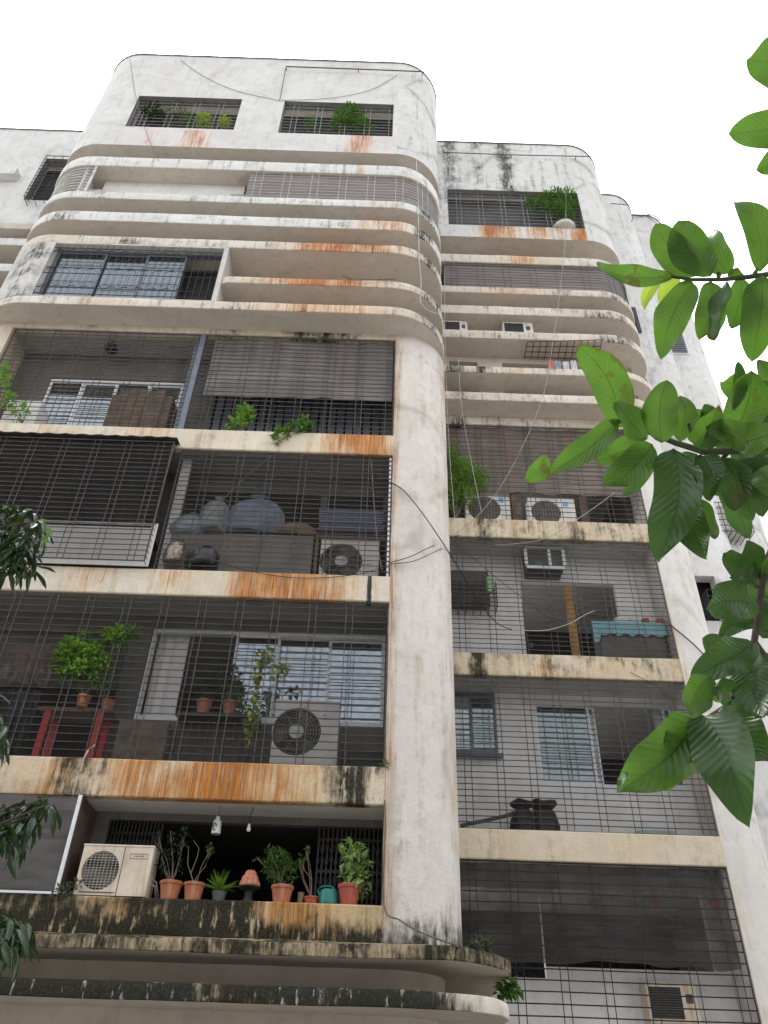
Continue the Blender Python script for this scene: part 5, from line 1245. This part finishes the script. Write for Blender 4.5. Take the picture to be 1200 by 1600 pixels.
cable('thin dark wire sagging across the column at the third band, upper of two', [at(609, 879, -.03), at(640, 870, -.06), at(672, 855, .05), at(716, 836, 1.6)], .007, 'bar_dark')
cable('thin dark wire sagging across the column at the third band, lower of two', [at(609, 881, -.03), at(645, 877, -.06), at(680, 862, .05), at(716, 845, 1.6)], .006, 'bar_dark')
cable('long pale rope falling from the right wing roof past all its ledges', [at(967/2+400, 228, S-.56), at(884, 350, S-.6), at(878, 430, S-.62), at(866, 520, S-.62), at(848, 620, S-.5), at(800, 730, S-.3), at(752, 800, S-.15), at(706, 838, S-.05)], .007, 'rope')
cable('white cable dropping down the rounded corner of the left wing and looping', [at(649, 235, -.52), at(653, 300, -.55), at(655, 400, -.55), at(658, 440, -.55), at(657, 470, -.56), at(668, 484, -.5), at(685, 490, -.2)], .006, 'bar_white')
cable('thin dark wire hanging down the top wall beside the left window', [at(203, 92, -.52), at(212, 150, -.53), at(228, 205, -.53), at(248, 252, -.53)], .006, 'bar')
cable('thin dark wire sagging across the top wall between the two windows', [at(282, 94, -.52), at(320, 120, -.52), at(370, 142, -.52), at(436, 157, -.52)], .006, 'bar')
cable('thin wire rising from the second top window towards the roof corner', [at(440, 157, -.52), at(520, 153, -.52), at(580, 140, -.52), at(620, 118, -.52)], .006, 'bar')
cable('brown cable running down the foot of the round column onto the ledge', [at(601, 1250, -.02), at(602, 1290, -.015), at(600, 1414, -.02), at(625, 1438, -.12), at(660, 1458, -.2), at(715, 1478, -.15)], .010, 'twig')
cable('black cable crossing the pale pillar of the right wing', [at(1046, 975, S-.02), at(1085, 1008, S-.04), at(1120, 1045, S+.15), at(1165, 1095, 3.0)], .012, 'black')
cable('beige wire slanting across the right wing band to the leaves', [at(775, 852, S-.05), at(850, 842, S-.1), at(910, 806, S-.12), at(960, 770, S-.1)], .007, 'twig_pale')
cable('thin wire slanting over the right wing balcony with the blue clothed table', [at(703, 838, S-.02), at(760, 890, S-.02), at(830, 945, S-.02), at(895, 993, S-.02)], .006, 'bar')
cable('thin wire over the lower band of the right wing', [at(985, 1050, S-.02), at(1030, 1075, S-.04), at(1060, 1095, S-.02)], .006, 'bar')
cable('white wire dangling behind the third balcony grille beside the condenser', [at(580, 715, .1), at(584, 780, .1), at(590, 850, .12), at(597, 890, .1)], .007, 'bar_white')
cable('thin diagonal wire across the third balcony grille', [at(425, 712, .0), at(390, 740, .0), at(340, 790, .0), at(290, 850, .0)], .006, 'bar')
cable('thin dark wire sagging over the third band', [at(290, 860, -.02), at(380, 890, -.03), at(470, 903, -.03), at(560, 897, -.02), at(608, 882, -.02)], .006, 'bar_dark')
cable('white thin wire hanging along the shadowed side of the column', [at(694, 420, 1.55), at(696, 560, 1.6), at(702, 700, 1.9), at(712, 830, 2.1)], .005, 'bar_white')
cable('long pale wire slanting over the right wing beside the column', [at(716, 560, S-.55), at(722, 640, S-.5), at(738, 730, S-.2), at(752, 800, S-.1)], .005, 'bar_white')
cable('dark twig lying on the open gallery ledge of the left wing', [at(535, 431, -.53), at(552, 437, -.54), at(580, 437, -.55), at(618, 436, -.54)], .012, 'twig', 'twig', 'twig')
cable('faint white wire running into the sky from the right roof', [at(1058, 336, 4.5), at(1110, 296, 3.2), at(1180, 238, 2.0), at(1260, 165, .5)], .006, 'bar_white')
cable('thin grey wire from the right wing roof down to the rear roofs', [at(936, 246, S-.5), at(960, 285, S), at(985, 318, 3.0), at(1030, 352, 3.9)], .008, 'bar')
mb = MB(); mb.tube([at(447, 104, -.6), at(560, 108, -.6), at(688, 113, -.6)], .016, 6); mb.tube([at(688, 113, -.6), at(685, 160, -.5)], .012, 6); mb.tube([at(447, 104, -.6), at(437, 157, -.55)], .012, 6)
for px in (447, 560, 660): q = at(px, 104+(px-447)*.035, -.6); mb.tube([q, q+Vector((0, .14, .02))], .012, 5)
single(mb, 'pipe_rail', M['bar'], 'thin pipe rail bracketed along the top wall of the left wing above the second window', 'pipe')
mb = MB(); mb.tube([at(692, 238, S-.6), at(800, 242, S-.6), at(941, 245, S-.6)], .014, 6); mb.tube([at(941, 245, S-.6), at(936, 275, S-.5)], .012, 6)
for px in (700, 800, 900): q = at(px, 238+(px-692)*.03, S-.6); mb.tube([q, q+Vector((0, .14, .02))], .012, 5)
single(mb, 'pipe_rail', M['bar'], 'thin pipe rail bracketed along the top wall of the right wing', 'pipe')
mb = MB(); mb.tube([at(955, 318, 3.1), at(994, 321, 3.1), at(987, 346, 3.15)], .014, 5); single(mb, 'pipe_rail', M['bar'], 'bent pipe at the roof corner of the first rear volume', 'pipe')
mb = MB(); pts_ = [at(1003+i*5, 338-6*math.sin(math.pi*i/6)+i*1.2, 3.85) for i in range(7)]; mb.tube([at(985, 336, 3.85)]+pts_, .02, 5); mb.tube([at(1010, 322, 3.9), at(1012, 334, 3.9)], .01, 4); single(mb, 'roof_rail', M['bar'], 'curved pipe rail on the roof of the farthest rear volume', 'rail')
mb = MB(); mb.tube([at(989, 565, 2.6), at(1000, 582, 2.9), at(1012, 600, 3.1)], .03, 6); single(mb, 'drain_pipe', M['bar_dark'], 'dark pipe slanting between the right wing corner and the rear volume', 'pipe')

# ------------------------------------------------------------------ foreground tree with large leaves (trunk just outside the frame)
M['bark'] = simple('branch_bark', (.075, .055, .045), .9, var=.4, scale=40, bump=.5)
M['shoot'] = simple('green_shoot', (.055, .075, .035), .7, var=.3, scale=60)
LM = leafmat('large_leaf', (.034, .095, .015), (.088, .190, .032), .50, .24, (.03, .055, .016), 13, burn=.9)
LMd = leafmat('large_leaf_dark', (.026, .070, .016), (.048, .112, .026), .40, .26, (.02, .045, .012), 13, burn=.5)
LMy = leafmat('large_leaf_young', (.16, .28, .035), (.28, .36, .06), .55, .35, (.05, .09, .02), 11)
TX = Vector((2.35, -8.9, 0))
TREE = thing('broadleaf_tree', 'tree with large glossy wavy leaves reaching into the frame over the right wing', 'tree', TX)
mb = MB(); mb.tube([TX, TX+Vector((.03, .02, 1.2)), TX+Vector((-.05, .0, 2.4)), TX+Vector((.05, .1, 3.6)), TX+Vector((.0, .2, 4.6))], .11, 12, r2=.03); mb.build('trunk', M['bark'], TREE, smooth=True)
def leaf(b, tip, wpx, db=1.9, dt=None, roll=0., sag=.12, fold=.22, wav=.07, mat=None, curl=.0, ph=None, lob=0.):
    """b, tip: pixels of stalk end and tip; db, dt: their distances from the lens in metres"""
    dt = db if dt is None else dt
    A, B = near(b[0], b[1], db), near(tip[0], tip[1], dt); ax = B-A; L = ax.length; d = ax.normalized()
    w = wpx*((db+dt)/2)/FPX*.97
    view = (CAM-(A+B)/2).normalized(); nrm = (view-d*view.dot(d)).normalized()
    side = d.cross(nrm).normalized()
    nrm = (nrm*math.cos(roll)+side*math.sin(roll)); side = d.cross(nrm).normalized()
    ph = rnd.uniform(0, 6) if ph is None else ph
    mb = MB(); N, K = 24, 8; rows, uvs = [], []
    pw = rnd.uniform(.85, 1.1); sd = rnd.choice([1, -1])
    for i in range(N+1):
        t = i/N
        prof = ((4*t*(1-t))**.62)*(1.08-.22*t)*1.02 if t < 1 else 0.0
        prof = max(prof, .03)
        cen = A+d*L*t+side*(math.sin(math.pi*t)*sag*L*.5*sd)+Vector((0, 0, -1))*(math.sin(math.pi*t)*-.03*L)-nrm*(curl*L*max(0, t-.6)**2*5)
        row, ur = [], []
        for j in range(K+1):
            s = (j/K-.5)*2
            edge = abs(s)
            ww = w*.5*prof*(1+.045*math.sin(t*11+ph+(3 if s > 0 else 0))*edge)
            z = fold*ww*edge**1.3+wav*w*edge**2*math.sin(t*10+ph+(1.7 if s > 0 else 0))
            row.append(cen+side*s*ww*math.cos(fold*.7)+nrm*z); ur.append((.5+s*.5, t))
        rows.append(row); uvs.append(ur)
    mb.grid(rows, 0, uvs)
    o = mb.build('leaf', mat or LM, TREE, smooth=True, ang=180)
    return o
def twig(pts, r, r2=None, mat='bark', name='branch'):
    P = [near(*p) for p in pts]; mb = MB(); mb.tube(P, r, 7, r2=r2 or r*.6); return mb.build(name, M[mat], TREE, smooth=True)
# upper spray
D1 = 1.75
tr = TX+Vector((.0, .2, 4.5))
mb = MB(); mb.tube([TX+Vector((.04, .1, 3.5)), near(1330, 400, 1.9), near(1205, 428, D1)], .016, 7, r2=.0065); mb.build('branch', M['bark'], TREE, smooth=True)
twig([(1205, 428, D1), (1160, 434, D1), (1125, 437, D1), (1080, 437, D1), (1048, 432, D1)], .0055, .003, 'shoot')
U = [((1052, 432), (924, 420), 34, 1.75, 1.68, .5), ((1036, 432), (1001, 486), 19, 1.78, 1.8, .2, LMy), ((1086, 432), (1024, 350), 50, 1.77, 1.8, 0.), ((1112, 430), (1062, 344), 58, 1.74, 1.78, .1),
     ((1139, 428), (1106, 356), 46, 1.76, 1.8, -.2), ((1189, 424), (1152, 306), 44, 1.75, 1.8, .3), ((1082, 440), (1033, 550), 52, 1.73, 1.68, .15), ((1062, 436), (1030, 478), 24, 1.8, 1.82, .0, LMy),
     ((1112, 440), (1094, 531), 42, 1.74, 1.7, .2), ((1136, 438), (1108, 530), 36, 1.71, 1.68, .9, LMd), ((1125, 470), (1108, 531), 26, 1.8, 1.8, .2), ((1160, 434), (1143, 514), 38, 1.76, 1.74, -.2), ((1190, 430), (1172, 560), 54, 1.73, 1.7, .1, None),
     ((1146, 434), (1152, 415), 22, 1.76, 1.74, .0), ((1123, 436), (1121, 423), 7, 1.75, 1.74, 0., LMd), ((1176, 432), (1183, 420), 7, 1.75, 1.74, 0., LMd), ((1205, 440), (1198, 500), 30, 1.78, 1.76, .2),
     ((1240, 98), (1171, 92), 66, 1.85, 1.8, .1), ((1262, 186), (1138, 209), 52, 1.85, 1.8, .2), ((1240, 250), (1181, 266), 36, 1.85, 1.82, .1)]
mb = MB(); mb.tube([TX+Vector((.05, .1, 3.6)), near(1340, 300, 2.0), near(1255, 185, 1.86), near(1235, 95, 1.85)], .014, 6, r2=.004); mb.build('branch', M['bark'], TREE, smooth=True)
# middle spray
mb = MB(); mb.tube([TX+Vector((-.04, 0, 2.5)), near(1380, 740, 1.7), near(1260, 700, 1.6), near(1200, 697, 1.55)], .02, 7, r2=.009); mb.build('branch', M['bark'], TREE, smooth=True)
twig([(1205, 696, 1.55), (1150, 704, 1.53), (1100, 706, 1.52), (1055, 692, 1.52), (1005, 672, 1.53), (962, 655, 1.55)], .0085, .0035, 'shoot')
twig([(1120, 706, 1.53), (1085, 690, 1.5), (1075, 660, 1.48)], .004, .0025, 'shoot')
twig([(1140, 704, 1.54), (1100, 750, 1.52), (1075, 772, 1.5)], .0045, .003, 'shoot')
U += [((972, 668), (902, 538), 62, 1.55, 1.50, .1), ((966, 655), (855, 738), 44, 1.55, 1.50, .4), ((857, 714), (821, 752), 34, 1.49, 1.47, -.3), ((1006, 690), (938, 716), 44, 1.56, 1.52, .2), ((1020, 694), (944, 768), 56, 1.53, 1.48, .35),
      ((1052, 700), (1026, 872), 78, 1.52, 1.42, .3, LMd), ((1010, 684), (966, 628), 48, 1.5, 1.46, .6), ((1034, 692), (1042, 594), 56, 1.5, 1.5, .1), ((1062, 690), (1066, 614), 38, 1.54, 1.56, .2), ((1084, 696), (1122, 640), 50, 1.48, 1.44, .3),
      ((1105, 704), (1122, 652), 34, 1.5, 1.46, .5, LMd), ((1150, 690), (1215, 672), 50, 1.5, 1.45, -.3), ((1150, 672), (1172, 574), 66, 1.54, 1.5, .1), ((1145, 640), (1150, 563), 22, 1.52, 1.5, .3, LMd), ((1078, 772), (1104, 873), 52, 1.5, 1.44, .3, LMd), ((1082, 775), (1112, 850), 30, 1.55, 1.5, -.6),
      ((1098, 712), (1110, 782), 48, 1.5, 1.45, .2, LMd), ((1130, 716), (1152, 806), 50, 1.5, 1.45, .1, LMd), ((1162, 716), (1192, 802), 48, 1.5, 1.46, -.1, LMd), ((1190, 712), (1215, 790), 50, 1.52, 1.46, .1, LMd), ((1056, 742), (1040, 832), 38, 1.62, 1.58, .1), ((1024, 712), (972, 782), 22, 1.62, 1.58, .2),
      ((1080, 730), (1058, 790), 34, 1.56, 1.52, .2), ((1185, 735), (1208, 772), 40, 1.46, 1.42, .1), ((1110, 690), (1085, 640), 34, 1.6, 1.6, .1), ((1125, 688), (1100, 632), 40, 1.62, 1.6, .3, LMd), ((1165, 700), (1105, 666), 44, 1.47, 1.44, .4), ((1200, 640), (1170, 600), 46, 1.6, 1.6, .2, LMd), ((1215, 660), (1188, 560), 40, 1.65, 1.65, .2),
      ((1100, 735), (1135, 770), 50, 1.62, 1.6, .0, LMd), ((1060, 715), (1100, 742), 44, 1.6, 1.58, .1, LMd), ((1150, 745), (1172, 812), 40, 1.62, 1.6, .2, LMd)]
# lower spray
mb = MB(); mb.tube([TX+Vector((-.04, 0, 2.3)), near(1330, 820, 1.6), near(1215, 850, 1.45)], .014, 6, r2=.007); mb.build('branch', M['bark'], TREE, smooth=True)
twig([(1212, 848, 1.45), (1193, 890, 1.42), (1186, 950, 1.40), (1178, 1005, 1.38), (1162, 1055, 1.36), (1140, 1100, 1.35), (1105, 1122, 1.34)], .007, .0035)
twig([(1178, 1000, 1.38), (1200, 1030, 1.37), (1225, 1060, 1.36)], .004, .003)
U += [((1186, 900), (1126, 862), 40, 1.42, 1.38, .2, LMd), ((1190, 895), (1168, 846), 36, 1.44, 1.42, .3, LMd), ((1184, 915), (1148, 900), 30, 1.4, 1.36, .5, LMd), ((1200, 905), (1215, 860), 40, 1.42, 1.4, .2), ((1187, 948), (1103, 952), 62, 1.38, 1.32, .25, LMd), ((1186, 975), (1128, 985), 40, 1.42, 1.38, .5, LMd),
      ((1178, 1005), (1088, 1052), 58, 1.36, 1.3, .2, LMd), ((1170, 1030), (1100, 1000), 50, 1.4, 1.38, -.2, LMd), ((1108, 1058), (1072, 1122), 50, 1.3, 1.26, -.4), ((1088, 1122), (968, 1232), 82, 1.33, 1.24, .15), ((1092, 1126), (1046, 1222), 52, 1.34, 1.27, .1), ((978, 1208), (966, 1236), 18, 1.24, 1.22, .8),
      ((1100, 1118), (1150, 1262), 92, 1.32, 1.22, .2, LMd), ((1112, 1118), (1172, 1232), 66, 1.34, 1.28, .1), ((1132, 1100), (1200, 1190), 72, 1.34, 1.28, -.1, LMd), ((1172, 1025), (1196, 1130), 60, 1.36, 1.3, .1, LMd), ((1140, 1095), (1108, 1070), 40, 1.32, 1.28, .3, LMd), ((1205, 1035), (1225, 1130), 60, 1.36, 1.3, .1, LMd),
      ((1195, 935), (1222, 1000), 50, 1.44, 1.4, .0, LMd), ((1215, 865), (1240, 930), 50, 1.44, 1.4, .0), ((1160, 905), (1205, 930), 36, 1.48, 1.46, .0), ((1212, 930), (1190, 1000), 50, 1.5, 1.48, .0, LMd)]
for u in U:
    leaf(u[0], u[1], u[2], u[3], u[4], u[5], mat=u[6] if len(u) > 6 else None, sag=rnd.uniform(.08, .22), wav=rnd.uniform(.06, .14), fold=rnd.uniform(.15, .5), curl=rnd.choice([0, .1, .2, .35, -.2]))

# leaves filling the thick of the crown, farther back
for (x0, y0, x1, y1, n) in ((1120, 600, 1215, 760, 14), (1190, 880, 1240, 1140, 8)):
    for _ in range(n):
        px, py = rnd.uniform(x0, x1), rnd.uniform(y0, y1); a_ = rnd.uniform(-.5, math.pi+.5); l_ = rnd.uniform(70, 110); dd = rnd.uniform(1.65, 2.1)
        leaf((px, py), (px-l_*math.cos(a_)*.8, py+l_*math.sin(a_)), rnd.uniform(36, 56), dd, dd+rnd.uniform(-.08, .08), rnd.uniform(-.7, .7), mat=rnd.choice([LM, LMd, LMd]), sag=rnd.uniform(.05, .2), wav=rnd.uniform(.06, .15), fold=rnd.uniform(.15, .4))

# ------------------------------------------------------------------ mango tree: drooping clusters enter at the left edge
LG = leafmat('mango_leaf', (.013, .036, .012), (.028, .066, .018), .18, .2, (.05, .09, .03), 8)
LGy = leafmat('mango_leaf_young', (.07, .16, .025), (.13, .26, .04), .4, .35, (.1, .2, .04), 8)
MX = Vector((-6.6, -5.2, 0))
MANGO = thing('mango_tree', 'mango tree whose drooping dark leaf clusters enter along the left edge', 'tree', MX)
mb = MB(); mb.tube([MX, MX+Vector((.1, .05, 2)), MX+Vector((.0, .2, 4.5)), MX+Vector((.2, .3, 7)), MX+Vector((.1, .4, 9))], .2, 12, r2=.07); mb.build('trunk', M['bark'], MANGO, smooth=True)
protos = []
def mangoleaf(curl, w, mat):
    mb = MB(); rows, uvs = [], []
    for i in range(9):
        t = i/8; pr = math.sin(math.pi*(t*.95+.025))**.8*w; z = -curl*t*t; row, ur = [], []
        for s in (-1, -.5, 0, .5, 1): row.append((s*pr*.5, t*(1-.2*curl*t), z+abs(s)*pr*.22+.02*math.sin(t*9+s*2)*abs(s))); ur.append((.5+s*.5, t))
        rows.append(row); uvs.append(ur)
    mb.grid(rows, 0, uvs); return mb
meshes = []
for i, (c, w, mt) in enumerate(((.25, .2, LG), (.5, .22, LG), (.1, .19, LG), (.4, .24, LG), (.2, .24, LGy))):
    o = mangoleaf(c, w, mt).build('leaf', mt, None, smooth=True, ang=180); meshes.append(o)
first = [True]*5
def placeleaf(k, p, d, L):
    d = d.normalized(); up = Vector((0, 0, 1))+rv()*.5; s = d.cross(up).normalized(); n = s.cross(d)
    mt = Matrix(((s.x*L, d.x*L, n.x*L, p.x-MX.x), (s.y*L, d.y*L, n.y*L, p.y-MX.y), (s.z*L, d.z*L, n.z*L, p.z-MX.z), (0, 0, 0, 1)))
    if first[k]: o = meshes[k]; first[k] = False
    else: o = meshes[k].copy(); COL.objects.link(o)
    o.parent = MANGO; o.matrix_local = mt
def whorl(px, py, dist, n, L=.165, young=0., spread=1.0, droop=.9):
    c = near(px, py, dist)
    n = int(n*1.3)
    for i in range(n):
        a = 2*math.pi*i/n+rnd.uniform(-.3, .3); d = Vector((math.cos(a)*spread, math.sin(a)*spread, -droop+rnd.uniform(-.4, .7)))
        k = 4 if rnd.random() < young else rnd.randrange(4)
        placeleaf(k, c+rv()*.03, d, L*rnd.uniform(.75, 1.2))
    return c
br = MB()
def cluster(cs, dist, root):
    for (px, py, n, y) in cs:
        c = whorl(px, py, dist+rnd.uniform(-.25, .25), n, young=y)
        m = (c+root)*.5+Vector((0, 0, -.1)); br.tube([root, m, c], .012, 5, r2=.005)
r1_ = near(-60, 800, 6.6)
cluster([(15, 795, 12, .15), (45, 800, 12, .12), (0, 815, 10, 0), (28, 815, 13, 0), (58, 815, 9, .0), (72, 818, 5, .8), (10, 835, 12, 0), (40, 838, 13, 0), (64, 838, 8, 0), (20, 860, 12, 0), (46, 862, 11, 0), (0, 860, 9, 0), (30, 882, 11, 0), (55, 885, 8, 0), (8, 885, 9, 0), (25, 802, 9, .3)], 6.4, r1_)
r2_ = near(-60, 1100, 5.6)
cluster([(-8, 1085, 8, .1), (-4, 1110, 8, 0), (-6, 1135, 8, .1), (-2, 1158, 7, .1)], 5.5, r2_)
r3_ = near(-60, 1260, 5.0)
cluster([(10, 1262, 11, 0), (38, 1258, 12, 0), (62, 1252, 10, 0), (22, 1280, 11, 0), (48, 1275, 9, 0), (5, 1295, 10, 0), (26, 1300, 7, 0), (4, 1318, 6, 0), (76, 1256, 5, 0)], 5.0, r3_)
r4_ = near(-60, 1420, 4.8)
cluster([(0, 1425, 9, 0), (18, 1438, 10, 0), (34, 1448, 9, 0), (8, 1455, 9, 0), (24, 1468, 7, 0), (0, 1475, 7, 0)], 4.8, r4_)
for (r_, h) in ((r1_, 6.5), (r2_, 4.2), (r3_, 3.4), (r4_, 2.6)): br.tube([MX+Vector((.05, .15, h)), (MX+Vector((.05, .15, h)))*.5+r_*.5+Vector((0, 0, .15)), r_], .03, 6, r2=.013)
br.build('branch', M['bark'], MANGO, smooth=True)
# a weed tuft on the mossy band, a bird tip of a palm frond beyond the far left roof is left out
plant('weed', 'pale green weed sprouting from the mossy band under the insect screen', -.01, [(100, 1392, 12, 7), (118, 1382, 8, 6)], 50, .06, 'grey', z0=3.7, group=None)
